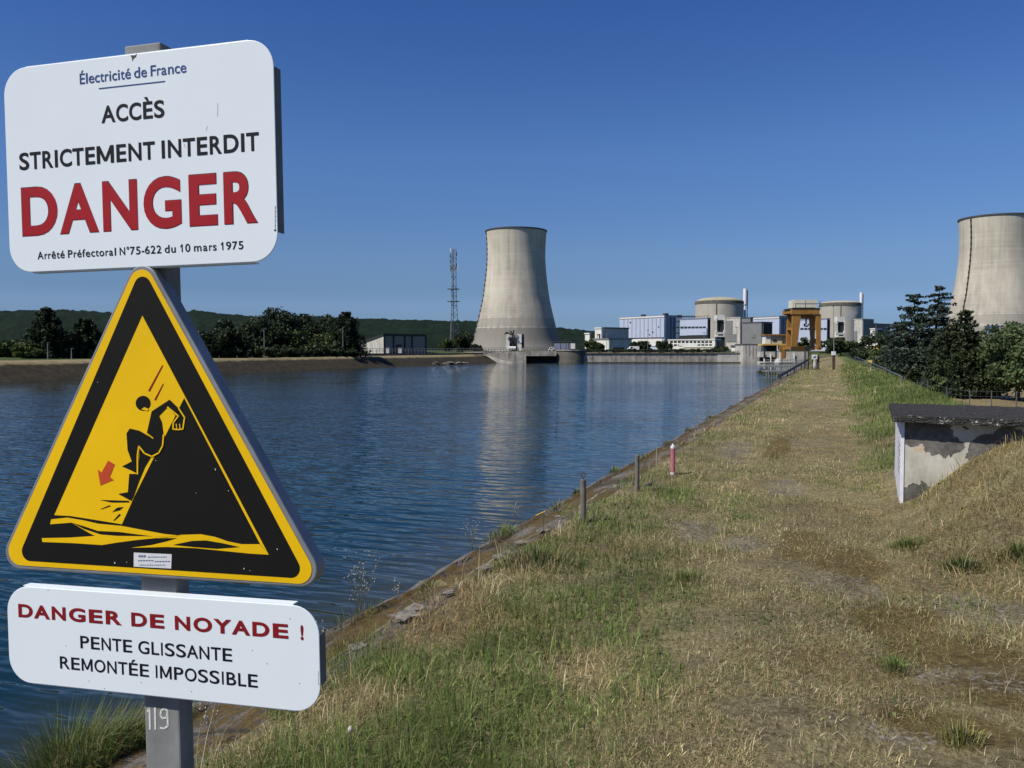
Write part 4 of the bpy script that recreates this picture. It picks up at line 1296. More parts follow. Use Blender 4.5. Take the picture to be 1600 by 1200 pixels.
# ------------------------------------------------------------------ trees
def cards(Cn, size, color, normal=None, jitter=1.0, aspect=0.7):
    n = len(Cn)
    nv = rng.normal(size=(n, 3)) * jitter
    if normal is not None: nv = nv + normal
    nv /= np.linalg.norm(nv, axis=1)[:, None] + 1e-9
    t = rng.normal(size=(n, 3)); a = np.cross(nv, t); a /= np.linalg.norm(a, axis=1)[:, None] + 1e-9
    b = np.cross(nv, a)
    s = (size * rng.uniform(0.6, 1.3, n))[:, None]
    a = a * s; b = b * s * aspect
    V = np.stack([Cn - a * 0.9, Cn - b * 0.8 + a * 0.15, Cn + a * 1.0, Cn + b * 0.75 - a * 0.1], 1)
    return V.reshape(-1, 3), np.repeat(color[:, None, :], 4, 1).reshape(-1, 3)


def crown_mesh(Cn, size, color, parent, normal=None, jitter=1.0, aspect=0.7):
    V, C = cards(Cn, size, color, normal, jitter, aspect)
    n = len(Cn)
    return np_mesh('crown', V + root_loc(parent), np.arange(4 * n), np.full(n, 4), M_leaf, parent=parent, color=C)


def tint(n, base, var=0.25):
    c = np.array(base)[None, :] * rng.uniform(1 - var, 1 + var, (n, 1))
    c[:, 0] *= rng.uniform(0.85, 1.2, n)
    return c


def broad_tree(base, h, r, label, col, n=5000, leaf=0.35, bottom=0.12, clumps=34, group=None, name='broadleaf_tree', cat='tree', scale_top=1.0):
    t = thing(name, base, label, cat, group)
    base = np.array(base, float)
    mb = MB(); th = max(h * bottom * 1.3, h * 0.3)
    mb.tube([base - cZ * 0.3, base + cZ * th * 0.5, base + cZ * th], [h * 0.032, h * 0.025, h * 0.015], 8)
    cs = []
    zc = h * (bottom + 1) / 2; rz = h * (1 - bottom) / 2
    while len(cs) < clumps:
        v = rng.normal(size=3); v /= np.linalg.norm(v)
        k = rng.random() ** 0.45 * 0.84
        p = np.array([v[0] * r * k, v[1] * r * k, zc + v[2] * rz * k])
        cs.append(p)
    cs = np.array(cs)
    for p in cs[:7]:
        q_ = base + p
        mb.tube([base + cZ * th * 0.55, (base + cZ * th + q_) / 2 - cZ * 0.04 * h, q_], [h * 0.012, h * 0.008, h * 0.003], 5, False)
    mb.build('trunk', M_bark, t)
    cr = rng.uniform(0.14, 0.30, len(cs)) * (r + rz) * 0.62
    i = rng.integers(0, len(cs), n)
    d = rng.normal(size=(n, 3)); d /= np.linalg.norm(d, axis=1)[:, None]
    d *= (rng.random(n) ** 0.4)[:, None]
    Cn = cs[i] + d * cr[i][:, None] * np.array([1.1, 1.1, 0.85])
    Cn[:, 2] = np.maximum(Cn[:, 2], 0.05)
    cc = tint(n, col) * rng.uniform(0.75, 1.25, len(cs))[i][:, None]
    crown_mesh(Cn, leaf, cc, t, normal=d * 0.8)
    return t


def conifer(base, h, r, label, col, n=6000, leaf=0.35, leaders=((0, 0, 1.0),), droop=0.25, layers=13, gap=0.5, group=None, name='conifer_tree', flat=1.0, power=0.8, lrange=(0.65, 1.12), bw=0.26):
    t = thing(name, base, label, 'tree', group)
    base = np.array(base, float)
    mb = MB(); pts = []; cl = []
    for (ox, oy, hs) in leaders:
        H = h * hs
        off = cR * ox + cF * oy
        mb.tube([base + off * 0.2 - cZ * 0.3, base + off * 0.7 + cZ * H * 0.4, base + off + cZ * H * 0.97], [h * 0.026, h * 0.016, h * 0.002], 7)
        for k in range(layers):
            tlev = 0.05 + 0.93 * (k + rng.uniform(-.2, .2)) / layers
            L0 = r * (1 - tlev) ** power * (0.8 if len(leaders) > 1 else 1) + r * 0.05
            nb = int(6 + 4 * (1 - tlev))
            for j in range(nb):
                a = 2 * math.pi * (j + rng.uniform(-.35, .35)) / nb
                L = L0 * rng.uniform(*lrange)
                m = max(3, int(n / (len(leaders) * layers * 8) * (0.4 + 1.2 * L / r)))
                s = rng.random(m) ** 0.7
                wv = L * bw * (1.05 - s)
                ddx, ddy = math.cos(a), math.sin(a)
                lx = rng.normal(size=m) * wv
                z = tlev * H + 0.10 * L * s - droop * L * s ** 2 + rng.normal(size=m) * 0.05 * L * flat + rng.uniform(-.02, .02) * H
                o = off * (0.5 + 0.5 * tlev)
                q_ = np.stack([o[0] + ddx * s * L - ddy * lx, o[1] + ddy * s * L + ddx * lx, z], 1)
                pts.append(q_); cl.append(np.full(m, rng.uniform(0.7, 1.3)) * (0.8 + 0.35 * s))
                if j % 2 == 0:
                    mb.tube([base + o + cZ * tlev * H, base + o + np.array([ddx * L * .8, ddy * L * .8, tlev * H + 0.08 * L - droop * L * .64])], [h * 0.006, h * 0.002], 4, False)
    mb.build('trunk', M_bark, t)
    Cn = np.concatenate(pts); k = np.concatenate(cl)
    Cn[:, 2] = np.maximum(Cn[:, 2], 0.05)
    cc = tint(len(Cn), col) * k[:, None]
    up = np.zeros((len(Cn), 3)); up[:, 2] = 1.2
    crown_mesh(Cn, leaf, cc, t, normal=up, jitter=0.8, aspect=0.55)
    return t


def tree_at(px, ybase, ytop, D, zb=None):
    b = P(px, ybase, D)
    if zb is not None: b[2] = zb
    else: b[2] = float(height(b[0], b[1]))
    return b, zat(ytop, D) - b[2]


S = 1 / F_PX
DKG = (0.032, 0.050, 0.020); PINE = (0.026, 0.042, 0.020); BLUEG = (0.058, 0.085, 0.062); MIDG = (0.060, 0.090, 0.028); LTG = (0.10, 0.135, 0.04); GREYG = (0.088, 0.128, 0.052)

b, h = tree_at(1443, 612, 440, 105)
conifer(b, h, 5.4, 'tall blue green cedar with two pointed tops behind the wire fence', BLUEG, n=50000, leaf=0.225, leaders=((-1.2, 0.5, 0.92), (1.8, 0, 1.0), (-2.6, 1.5, 0.66), (0.4, -1.0, 0.6)), droop=0.10, layers=20, name='cedar_tree', power=0.70, flat=1.0, lrange=(0.55, 1.4), bw=0.2)
b, h = tree_at(1505, 612, 478, 98)
conifer(b, h, 4.5, 'dark spiky conifer in front of the cooling tower, between cedar and broadleaf tree', (0.048, 0.066, 0.030), n=40000, leaf=0.23, droop=-0.08, layers=20, name='fir_tree', power=0.7, flat=1.3, lrange=(0.6, 1.3), bw=0.2, leaders=((0, 0, 1.0), (-1.5, 0.8, 0.78), (1.2, .6, .74), (0, -1, .6)))
b, h = tree_at(1590, 615, 494, 92)
broad_tree(b, h, 4.6, 'full grey green broadleaf tree at the right edge before the tower', GREYG, n=16000, leaf=0.24, bottom=0.02, clumps=80)
b, h = tree_at(1640, 615, 520, 90)
broad_tree(b, h, 4.2, 'grey green broadleaf tree cut off by the right edge', GREYG, n=5000, leaf=0.27, bottom=0.04, clumps=40)
b, h = tree_at(1421, 606, 573, 92)
broad_tree(b, h, 1.6, 'small round dark bush at the foot of the cedar', DKG, n=1600, leaf=0.22, bottom=0.0, clumps=18, name='bush', cat='bush')
for k, (px, yb, yt, D, r, col, lab) in enumerate((
    (1462, 613, 585, 88, 1.3, GREYG, 'small grey green bush with white blossom under the cedar'),
    (1476, 613, 592, 90, 1.0, DKG, 'low dark bush under the dark spiky conifer, beside the blossom bush'),
    (1540, 616, 583, 96, 2.2, DKG, 'dark shrub under the broadleaf tree behind the fence'),
    (1405, 592, 560, 130, 2.6, DKG, 'dark bush left of the cedar by the white shed'),
    (1385, 575, 540, 170, 4.0, MIDG, 'green bush between the yellow wall and the cedar'),
    (1378, 566, 520, 240, 7.0, DKG, 'dark rounded tree left of the cedar, before the grey hall'))):
    b, h = tree_at(px, yb, yt, D)
    broad_tree(b, h, r, lab, col, n=1500, leaf=0.2 + D * 0.001, bottom=0.0, clumps=18, name='bush' if k != 5 else 'broadleaf_tree', cat='bush' if k != 5 else 'tree')

# far bank trees, each one its own object
far_trees = [
    ('c', 74, 562, 479, 135, 3.6, PINE, 'tall dark conifer standing alone on the far bank left of the triangle'),
    ('c', 135, 560, 496, 140, 3.6, PINE, 'dark conifer close behind the left edge of the triangle'),
    ('b', 20, 562, 531, 150, 3.5, MIDG, 'low green tree at the left edge of the far bank'),
    ('b', 112, 562, 520, 150, 3.8, DKG, 'dark bushy tree between the two conifers on the far bank'),
    ('b', 45, 563, 536, 132, 2.8, LTG, 'pale green tree beside the tall lone conifer'),
    ('b', 362, 556, 500, 150, 4.5, PINE, 'dark round tree just right of the triangle on the far bank'),
    ('b', 402, 556, 492, 160, 4.6, DKG, 'dark tree behind the lamp pole on the far bank'),
    ('b', 436, 554, 478, 165, 5.0, PINE, 'tallest dark round tree of the far bank clump'),
    ('b', 480, 554, 486, 185, 5.5, DKG, 'broad dark tree behind the pale green tree on the far bank'),
    ('b', 506, 553, 489, 185, 4.0, PINE, 'dark tree filling the gap in the middle of the far bank clump'),
    ('b', 466, 556, 512, 165, 4.6, (0.075, 0.105, 0.03), 'paler green tree in the middle of the far bank clump'),
    ('b', 512, 553, 519, 172, 4.2, MIDG, 'mid green low tree left of the pointed dark tree'),
    ('c', 541, 552, 485, 175, 4.2, PINE, 'tall pointed dark tree beside the slant roofed building'),
    ('b', 320, 558, 515, 145, 4.4, DKG, 'dark tree partly hidden by the triangle on the far bank'),
    ('b', 723, 549, 515, 300, 5.2, DKG, 'dark round tree at the foot of the lattice mast'),
    ('b', 700, 549, 527, 290, 3.4, MIDG, 'small green tree between the pump building and the mast'),
    ('b', 745, 549, 538, 288, 2.6, DKG, 'low dark shrub beside the cooling tower base'),
]
for typ, px, yb, yt, D, r, col, lab in far_trees:
    b = P(px, yb, D); b[2] = 0.1 if D < 250 else 0.8
    h = zat(yt, D) - b[2]
    if typ == 'c':
        conifer(b, h, r * 1.12, lab, col, n=9000, leaf=0.32, droop=0.05, layers=17, power=0.6, flat=2.2)
    else:
        broad_tree(b, h, r, lab, col, n=4200, leaf=0.36, bottom=0.03, clumps=38)
# bushes of the hedge under them
spots = [(5, 150, 2.0), (30, 150, 1.8), (60, 148, 1.6), (95, 150, 1.8), (335, 150, 2.4), (352, 146, 2.0), (378, 152, 2.2), (398, 150, 2.0), (420, 150, 2.2),
         (442, 156, 2.2), (460, 158, 2.0), (480, 162, 2.1), (500, 164, 2.2), (520, 168, 1.9), (538, 170, 1.8), (556, 172, 1.6)]
proto = None
for k, (px, D, h) in enumerate(spots):
    b = P(px, 555, D); b[2] = 0.1
    lab = 'low dark bush in the hedge row along the far bank'
    if proto is None:
        proto = broad_tree(b, 2.4, 2.6, lab, DKG, n=1500, leaf=0.3, bottom=0.0, clumps=20, group='hedge bushes on the far bank', name='hedge_bush', cat='bush')
    else:
        dup(proto, b, (1.0 + 0.05 * (k % 3), 1.0, h / 2.2), k * 1.3, lab, 'hedge bushes on the far bank')

# ------------------------------------------------------------------ cooling towers
TPROF = [(70.0, -2), (69.2, 0), (64.4, 8), (61.9, 14), (56.8, 33), (52.2, 52), (47.6, 72), (44.9, 91.5), (42.5, 111), (41.3, 131), (41.4, 146), (42.2, 160), (42.9, 168)]


def smooth_prof(pr, n=60):
    r = np.array([p[0] for p in pr]); z = np.array([p[1] for p in pr])
    zz = np.linspace(z[0], z[-1], n)
    rr = np.interp(zz, z, r)
    for _ in range(3):
        rr[1:-1] = (rr[:-2] + 2 * rr[1:-1] + rr[2:]) / 4
    return list(zip(rr, zz))


def tower(px, ytop, D, label, ladder_ang):
    top = P(px, ytop, D)
    H = top[2]
    base = np.array([top[0], top[1], 0.0])
    t = thing('cooling_tower', base, label, 'cooling tower', 'cooling towers of the plant')
    k = H / 170.0
    pr = [(r * k, z * k) for r, z in smooth_prof(TPROF)]
    inn = [(r - 0.9 * k, z) for r, z in reversed(pr[6:])]
    mb = MB(); mb.lathe(base, pr + [(pr[-1][0], pr[-1][1] + 0.2)] + inn, 128)
    mb.build('tower_shell', M_tower, t, smooth=True)
    rt = pr[-1][0]; zt = pr[-1][1]
    mb = MB(); mb.lathe(base, [(rt - 0.2, zt - 0.6), (rt + 0.9, zt - 0.5), (rt + 1.0, zt + 1.2), (rt - 1.0, zt + 1.3), (rt - 1.2, zt - 0.6)], 128)
    mb.build('tower_rim', M_tower_rim, t, smooth=False)
    # ladder with its rest landings up the outside
    ml = MB(); mp = MB()
    d = cR * math.sin(ladder_ang) - cF * math.cos(ladder_ang); s = np.cross(cZ, d)
    for (r0, z0), (r1, z1) in zip(pr[2:-1], pr[3:]):
        for o in (-0.55, 0.55):
            ml.tube([base + d * (r0 + 0.8) + s * o + cZ * z0, base + d * (r1 + 0.8) + s * o + cZ * z1], 0.28, 4, False)
    zz = 12.0 * k
    Z = np.array([p[1] for p in pr]); R = np.array([p[0] for p in pr])
    while zz < zt - 2:
        r = float(np.interp(zz, Z, R))
        mp.para(base + d * (r + 0.05) - s * 0.8 + cZ * zz, d * 1.3, s * 1.6, cZ * 2.2)
        zz += 7.2 * k
    ml.build('ladder', M_rust, t); mp.build('ladder_landing', M_dark, t)
    return t


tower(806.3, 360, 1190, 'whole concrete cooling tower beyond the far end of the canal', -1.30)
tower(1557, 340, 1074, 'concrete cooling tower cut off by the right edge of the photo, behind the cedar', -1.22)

# ------------------------------------------------------------------ plant buildings
aL = -cR * 0.54 + cF * 0.84       # left faces run this way from their near corner
aR = cR * 0.84 + cF * 0.54


def corner(xl, xm, xr, D):
    A = P(xm, HORIZON, D); ax = (xm - 800) / F_PX * D
    kl = (xl - 800) / F_PX; kr = (xr - 800) / F_PX
    tL = (ax - kl * D) / (0.54 + 0.84 * kl)
    tR = (kr * D - ax) / (0.84 - 0.54 * kr)
    return A, max(tL, 0.5), max(tR, 0.5)


class Hall:
    """a box building: near vertical edge at photo column xm, faces running back to xl and xr"""
    def __init__(s, name, label, xl, xm, xr, yt, yb, D, mat, roof=M_darkroof, cat='building', group=None, zb=0.6, right_mat=None):
        s.A, s.tL, s.tR = corner(xl, xm, xr, D); s.D = D
        s.A = s.A.copy(); s.z0 = zb if zb is not None else zat(yb, D); s.A[2] = s.z0; s.z1 = zat(yt, D)
        s.t = thing(name, s.A, label, cat, group)
        mb = MB(); mb.para(s.A, aL * s.tL, aR * s.tR, cZ * (s.z1 - s.z0)); mb.build('wall', mat, s.t)
        h = 0.6
        mb = MB(); mb.para(s.A - aL * 0.3 - aR * 0.3 + cZ * (s.z1 - s.z0), aL * (s.tL + 0.6), aR * (s.tR + 0.6), cZ * h); mb.build('roof', roof, s.t)
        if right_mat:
            mb = MB(); mb.para(s.A - aL * 0.25 + aR * 0.02, aL * 0.24, aR * (s.tR - 0.04), cZ * (s.z1 - s.z0 - 0.05)); mb.build('darkened_side', right_mat, s.t)

    def onleft(s, x0, x1, yt, yb, mat, name, out=0.25, deep=None):
        """panel on the left face between photo columns x0..x1"""
        ax = np.dot(s.A, cR)
        def t_of(x):
            k = (x - 800) / F_PX; return (ax - k * s.D) / (0.54 + 0.84 * k)
        t0, t1 = t_of(x1), t_of(x0)
        Dm = s.D + 0.84 * (t0 + t1) / 2
        z0, z1 = zat(yb, Dm), zat(yt, Dm)
        mb = MB(); o = s.A + aL * t0 - aR * out; o[2] = z0
        mb.para(o, aL * (t1 - t0), aR * (out - 0.02), cZ * (z1 - z0))
        return mb.build(name, mat, s.t)

    def onright(s, x0, x1, yt, yb, mat, name, out=0.25):
        ax = np.dot(s.A, cR)
        def t_of(x):
            k = (x - 800) / F_PX; return (k * s.D - ax) / (0.84 - 0.54 * k)
        t0, t1 = t_of(x0), t_of(x1)
        Dm = s.D + 0.54 * (t0 + t1) / 2
        z0, z1 = zat(yb, Dm), zat(yt, Dm)
        mb = MB(); o = s.A + aR * t0 - aL * out; o[2] = z0
        mb.para(o, aR * (t1 - t0), aL * (out - 0.02), cZ * (z1 - z0))
        return mb.build(name, mat, s.t)

    def railing(s, h=1.2):
        mb = MB()
        for k in range(int(s.tL / 3) + 1):
            p = s.A + aL * min(k * 3.0, s.tL) + cZ * (s.z1 - s.z0 + 0.6); mb.tube([p, p + cZ * h], 0.12, 4, False)
        p = s.A + cZ * (s.z1 - s.z0 + 0.6 + h); mb.tube([p, p + aL * s.tL], 0.12, 4, False); mb.tube([p, p + aR * s.tR], 0.12, 4, False)
        return mb.build('roof_railing', M_dark, s.t)


# turbine hall 1 and its neighbours
h1 = Hall('turbine_hall', 'big pale blue turbine hall left of the first reactor dome', 968, 1038, 1057, 493.5, 548, 640, M_lilac, M_lilac_dark)
h1.onleft(987, 1035, 529.5, 541, M_white_bld, 'base_wall', 0.5)
h1.onleft(968.5, 1037.5, 527.6, 529.2, M_dark, 'painted_shadow_line', 0.3)  # dark strip paints a shadow line above the base wall
h1.onright(1039, 1056.5, 495, 548, M_lilac_dark, 'darkened_side', 0.2)  # darker sheet puts the shade of this face into its colour
for x in (1047, 1052): h1.onright(x, x + 0.8, 495, 530, M_dark, 'downpipe', 0.5)
for (x, y) in ((984, 503), (1028, 510), (1019, 518), (1014, 522)): h1.onleft(x, x + 1.6, y, y + 1.6, M_dark, 'vent', 0.4)
h1.onleft(968.5, 1037.8, 495, 497, M_white_bld, 'parapet_band', 0.4)
for x in (1000, 1034): 
    p = h1.A + aL * (h1.tL * (1038 - x) / 70); mb = MB(); mb.para(p + aR * 4 + cZ * (h1.z1 - h1.z0 + .6), aL * 3, aR * 3, cZ * 1.6); mb.build('roof_vent', M_dark, h1.t)

b0 = Hall('pump_house', 'grey flat roofed hall with a white stair tower left of the turbine hall', 938, 940, 982, 513, 548, 420, M_grey_pale)
b1 = Hall('low_workshop', 'low wide building with white front and grey side before the grey hall', 921, 951, 987, 530.5, 548, 400, M_white_bld, M_grey_clad)
b1.onright(951.5, 986.5, 531.5, 548, M_grey_pale, 'darkened_side', 0.2)
b1.onright(958, 974, 543, 548, M_dark, 'gateway', 0.4)
st = Hall('stair_tower', 'white stair tower with a dark opening beside the grey hall', 929.5, 939.5, 942, 513.3, 548, 415, M_white_bld, M_white_bld)
st.onleft(933, 938, 522, 531, M_dark, 'opening', 0.3)
st.onleft(934.5, 936.5, 524, 531, M_white_bld, 'column', 0.5)
Hall('white_annex', 'small white block left of the white stair tower', 914, 921, 922.5, 522, 548, 410, M_white_bld, M_white_bld)

for hh_, x0_, x1_, ya_, yb_ in ((h1, 969, 1038, 497.5, 527),):
    x = x0_ + 5.5
    while x < x1_:
        hh_.onleft(x, x + 0.35, ya_, yb_, M_lilac_dark, 'cladding_seam', 0.3); x += 6.3

# steel frame between turbine hall and fuel building
t = thing('steel_frame', P(1060, 548, 655), 'dark open steel frame between turbine hall and pale blue block', 'steel frame')
mb = MB()
for k in range(5):
    for dd in (0, 6):
        p = P(1058 + k * 1.5, 547, 655 + dd); mb.para(p, cR * 0.45, cF * 0.45, cZ * (zat(492, 655) - p[2]))
for y in (494, 503, 512, 521, 530): mb.para(P(1058, y, 655), cR * 3.4, cF * 6.5, cZ * 0.6)
mb.build('frame_member', M_dark, t)
mb = MB(); mb.cbox(1057, 1087, 494, 495.2, 662, 1.0)
for k in range(12): mb.cbox(1058 + k * 2.4, 1058.6 + k * 2.4, 492.6, 497, 662, 0.4)
mb.build('pipe_bridge', M_dark, t)

h2 = Hall('electrical_block', 'pale blue block with a dark window band in front of the first dome', 1062, 1105, 1109.5, 497.7, 548, 560, M_lilac, M_lilac_dark)
for k in range(7): h2.onleft(1063 + k * 5.8, 1067.6 + k * 5.8, 510.2, 512.8, M_glass, 'window', 0.3)
h2.onleft(1073, 1104.5, 513.4, 523.6, M_white_bld if False else M_lilac, 'lower_panel', 0.7)
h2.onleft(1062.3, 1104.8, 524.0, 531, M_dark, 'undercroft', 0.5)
h2.onright(1105.5, 1109, 499, 531, M_dark, 'darkened_side', 0.3)  # near-black panel paints the unlit right face
h2.railing()

office = Hall('office_block', 'long low white office with two rows of dark windows', 1044, 1117, 1126, 531, 548, 470, M_white_bld, M_white_bld)
for r_, (ya, yb) in enumerate(((532.7, 535.4), (537.8, 540.5))):
    for k in range(11):
        x = 1047 + k * 6.1
        office.onleft(x, x + 4.2, ya, yb, M_glass, 'window', 0.25)
office.onright(1117.6, 1125.6, 531.5, 548, M_grey_clad, 'darkened_side', 0.25)  # grey panel carries the end wall's shade as colour
office.onright(1120, 1122, 534, 545, M_dark, 'doorway', 0.45)
Hall('long_shed', 'low long beige shed on the quay in front of the office', 1068, 1116, 1119, 542.6, 549, 330, M_beige, M_white_bld)
Hall('white_cabin', 'white site cabin on the quay left of the beige shed', 1062, 1090, 1091, 540.2, 549, 345, M_white_bld, M_white_bld)
Hall('white_kiosk', 'small white kiosk beside the concrete tower block', 1143, 1155, 1157.5, 542, 549, 300, M_white_bld, M_darkroof)


def reactor(px, hw, ytop, yring, ycyl, D, label, n_rib=24):
    c = P(px, HORIZON, D); c[2] = 0.6
    t = thing('reactor_building', c, label, 'reactor building', 'reactor domes of the plant')
    R = hw * D / F_PX
    zr = zat(yring, D) - c[2]; zt = zat(ytop, D) - c[2]; zc = zat(ycyl, D) - c[2]
    mb = MB(); mb.lathe(c, [(R, 0), (R, zc), (R * 0.99, zc)], 72); mb.build('containment_wall', M_reactor, t, smooth=False)
    mb = MB(); mb.lathe(c, [(R * 0.98, zc - 0.2), (R * 1.015, zc), (R * 1.015, zr), (R * 0.96, zr + 0.6)], 72); mb.build('ring_beam', M_concrete_dark, t)
    pr = [(R * 0.965 * math.cos(a), zr + 0.4 + (zt - zr) * math.sin(a)) for a in np.linspace(0, math.pi / 2, 12)]
    mb = MB(); mb.lathe(c, pr, 72); mb.build('dome', M_dome, t, smooth=True)
    mb = MB()
    for ang in (-0.35,):
        d = cR * math.sin(ang) - cF * math.cos(ang)
        mb.para(c + d * (R + 0.02) - cR * 0.4, cR * 0.8, d * 0.5, cZ * zc)
    mb.build('service_duct', M_concrete_dark, t)
    return t


reactor(1123, 36.7, 465, 471.5, 475.5, 760, 'first concrete reactor building with a low dome, left of the ochre crane')
reactor(1312, 30.5, 470.5, 474.5, 479, 900, 'second concrete reactor building with a low dome, behind the ochre crane')


def stack(px, ytop, D, r, label, ymid):
    c = P(px, HORIZON, D); c[2] = 0.6
    t = thing('vent_stack', c, label, 'chimney', 'vent stacks of the plant')
    zt = zat(ytop, D) - c[2]; zm = zat(ymid, D) - c[2]
    mb = MB(); mb.lathe(c, [(r * 0.62, 0), (r * 0.62, zm), (r, zm + 1.5), (r, zt), (r * 0.8, zt), (r * 0.8, zt - 2)], 20, True); mb.build('flue', M_stack, t, smooth=False)
    mb = MB(); mb.para(c + cR * r * 1.15, cR * r * 0.35, cF * r * .5, cZ * (zt * 0.97)); mb.build('flue_ladder', M_lilac_dark, t)
    mb = MB(); mb.tube([c + cR * -r * 3.5 + cZ * (zm * 0.80), c + cR * -r * 0.5 + cZ * (zm * 1.02)], r * 0.3, 6); mb.build('brace', M_dark, t)
    return t


stack(1163.3, 451, 770, 1.75, 'tall thin white stack beside the first reactor dome', 478)
stack(1344.3, 457, 905, 1.6, 'tall thin white stack beside the second reactor dome', 482)


def rig(x0, x1, D, label, y=(492, 500, 519, 526.5)):
    t = thing('equipment_gantry', P((x0 + x1) / 2, 548, D), label, 'equipment gantry', 'white gantries before the domes')
    w = x1 - x0
    mb = MB(); mb.cbox(x0, x1, y[0], y[1], D, 7); mb.build('top_box', M_white_bld, t)
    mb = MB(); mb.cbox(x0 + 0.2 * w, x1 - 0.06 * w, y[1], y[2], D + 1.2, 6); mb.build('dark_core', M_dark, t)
    for s_ in (0, 1):
        mb = MB(); a = x0 - 0.08 * w if s_ == 0 else x1 - 0.07 * w
        mb.cbox(a, a + 0.15 * w, y[1] - 2.5, y[1] + 3, D - 0.5, 2); mb.cbox(a + .02 * w, a + 0.12 * w, y[1] + 3, y[2], D - 0.3, 1)
        mb.cbox(a - .04 * w, a + 0.16 * w, y[2] - 3, y[2] + 1.5, D - 0.5, 2)
        mb.build('gantry_post', M_white_bld, t)
    mb = MB(); mb.cbox(x0, x1 - 0.02 * w, y[2], y[3], D - 0.4, 6); mb.build('base_box', M_white_bld, t)
    mb = MB(); mb.cbox(x0 + 0.2 * w, x1 - 0.2 * w, (y[2] + y[3]) / 2 - 0.8, (y[2] + y[3]) / 2 + 1.2, D - 0.5, 0.4); mb.build('base_window', M_glass, t)
    mb = MB(); mb.cbox(x0, x1, y[3], 548, D + 0.5, 5); mb.build('plinth', M_dark, t)


rig(1119.6, 1132.4, 600, 'white gantry with a dark core before the first dome')
rig(1308.3, 1320, 690, 'white gantry with a dark core before the second dome', (495, 503, 520, 527))

f1 = Hall('fuel_building', 'white and grey concrete block right of the first reactor dome', 1135, 1156, 1160, 496.5, 548, 640, M_concrete_pale, M_concrete_pale)
f1.onleft(1135.4, 1144, 501, 522, M_grey_clad, 'grey_panel', 0.5)
f1.onleft(1135.2, 1150, 522, 534, M_grey_clad, 'grey_panel', 0.4)
f1.onright(1156.4, 1159.8, 498, 540, M_grey_clad, 'darkened_side', 0.3)  # grey over pale concrete stands in for shade on this face
g1 = Hall('auxiliary_block', 'plain grey block with a square hatch below the white stack', 1159, 1189.5, 1206, 504, 548, 560, M_grey_clad, M_darkroof)
g1.onright(1190, 1205.5, 505.5, 540, M_dark, 'painted_shade_panel', 0.3)  # dark panel paints shade onto the right face
g1.onleft(1174, 1180, 522, 528, weathered('hatch_grey', (0.17, 0.175, 0.175), 0.8, 1), 'hatch', 0.3)
Hall('plant_room', 'small grey roof plant room above the plain grey block', 1158.5, 1172, 1176, 497, 505, 575, M_grey_clad, M_darkroof, zb=zat(507, 575))
h4 = Hall('turbine_hall', 'second pale blue turbine hall between the white stack and the crane', 1176, 1217, 1233, 494.5, 548, 700, M_lilac, M_lilac_dark)
h4.onright(1218, 1232.5, 496, 548, M_lilac_dark, 'darkened_side', 0.2)  # right face in shade, painted with the darker sheet colour
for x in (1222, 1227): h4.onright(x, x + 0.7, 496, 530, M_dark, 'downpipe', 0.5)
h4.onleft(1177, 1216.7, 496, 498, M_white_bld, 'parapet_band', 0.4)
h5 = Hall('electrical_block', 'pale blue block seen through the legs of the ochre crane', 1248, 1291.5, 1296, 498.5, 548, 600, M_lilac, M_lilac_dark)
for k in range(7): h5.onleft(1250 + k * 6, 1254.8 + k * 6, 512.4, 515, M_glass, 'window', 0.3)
h5.onright(1292, 1295.6, 500, 548, M_dark, 'darkened_side', 0.2)  # shade of the narrow face given as a near-black panel
f2 = Hall('fuel_building', 'white and grey stepped block right of the second dome', 1334, 1347, 1364, 499.2, 548, 620, M_concrete_pale, M_concrete_pale)
f2.onright(1347.3, 1363.6, 500, 548, M_grey_clad, 'darkened_side', 0.3)  # shade on the right face painted in grey
f2.onleft(1334.2, 1338.5, 517, 540, M_grey_clad, 'grey_panel', 0.4)
g2 = Hall('auxiliary_block', 'long grey block at the right end of the plant', 1362, 1363.5, 1390, 506.5, 548, 640, M_grey_clad, M_darkroof)
w2 = Hall('white_tower_block', 'small white tower block with a dark right side before the long grey block', 1359.5, 1366.5, 1376, 514.5, 548, 480, M_white_bld, M_white_bld)
w2.onright(1371, 1375.8, 515.5, 535, M_dark, 'painted_shade_panel', 0.3)  # shade on part of the right face, painted as a dark panel
w2.onleft(1361, 1362.4, 520, 534, M_dark, 'window', 0.3)
Hall('white_annex', 'low white annex at the foot of the small white tower block', 1366, 1378, 1383, 532, 548, 455, M_white_bld, M_white_bld)
Hall('yellow_building', 'low yellow building at the right end of the plant', 1355, 1379, 1382, 540.5, 548.5, 380, M_yellow_bld, M_white_bld, zb=-0.5)
Hall('pale_shed', 'low pale shed left of the yellow building', 1345, 1355, 1357, 539, 549, 400, M_concrete_pale, M_white_bld, zb=-0.5)
y2 = Hall('yellow_shed', 'yellow shed on the low ground beside the embankment road', 1356, 1377, 1380, 561, 571, 205, M_yellow_bld, M_darkroof, zb=None)
Hall('white_shed', 'white shed half hidden behind the cedar', 1386, 1400, 1404, 561.5, 573, 180, M_white_bld, M_white_bld, zb=None)
Hall('white_shed', 'pale wall between the bushes under the cedar', 1434, 1455, 1462, 580, 604, 120, M_concrete_pale, M_darkroof, zb=-4.0)
Hall('white_shed', 'pale shed showing between the trunks under the dark spiky conifer', 1462, 1476, 1482, 592, 606, 118, M_concrete_pale, M_darkroof, zb=-4.0)
bp = Hall('blue_shed', 'bright blue panelled shed between the dark spiky conifer and the broadleaf tree', 1540, 1556, 1560, 511, 560, 420, M_bluepanel, M_bluepanel, zb=0.0)
bp.onleft(1541, 1556, 519.6, 526, M_white_bld, 'white_base', 0.3)
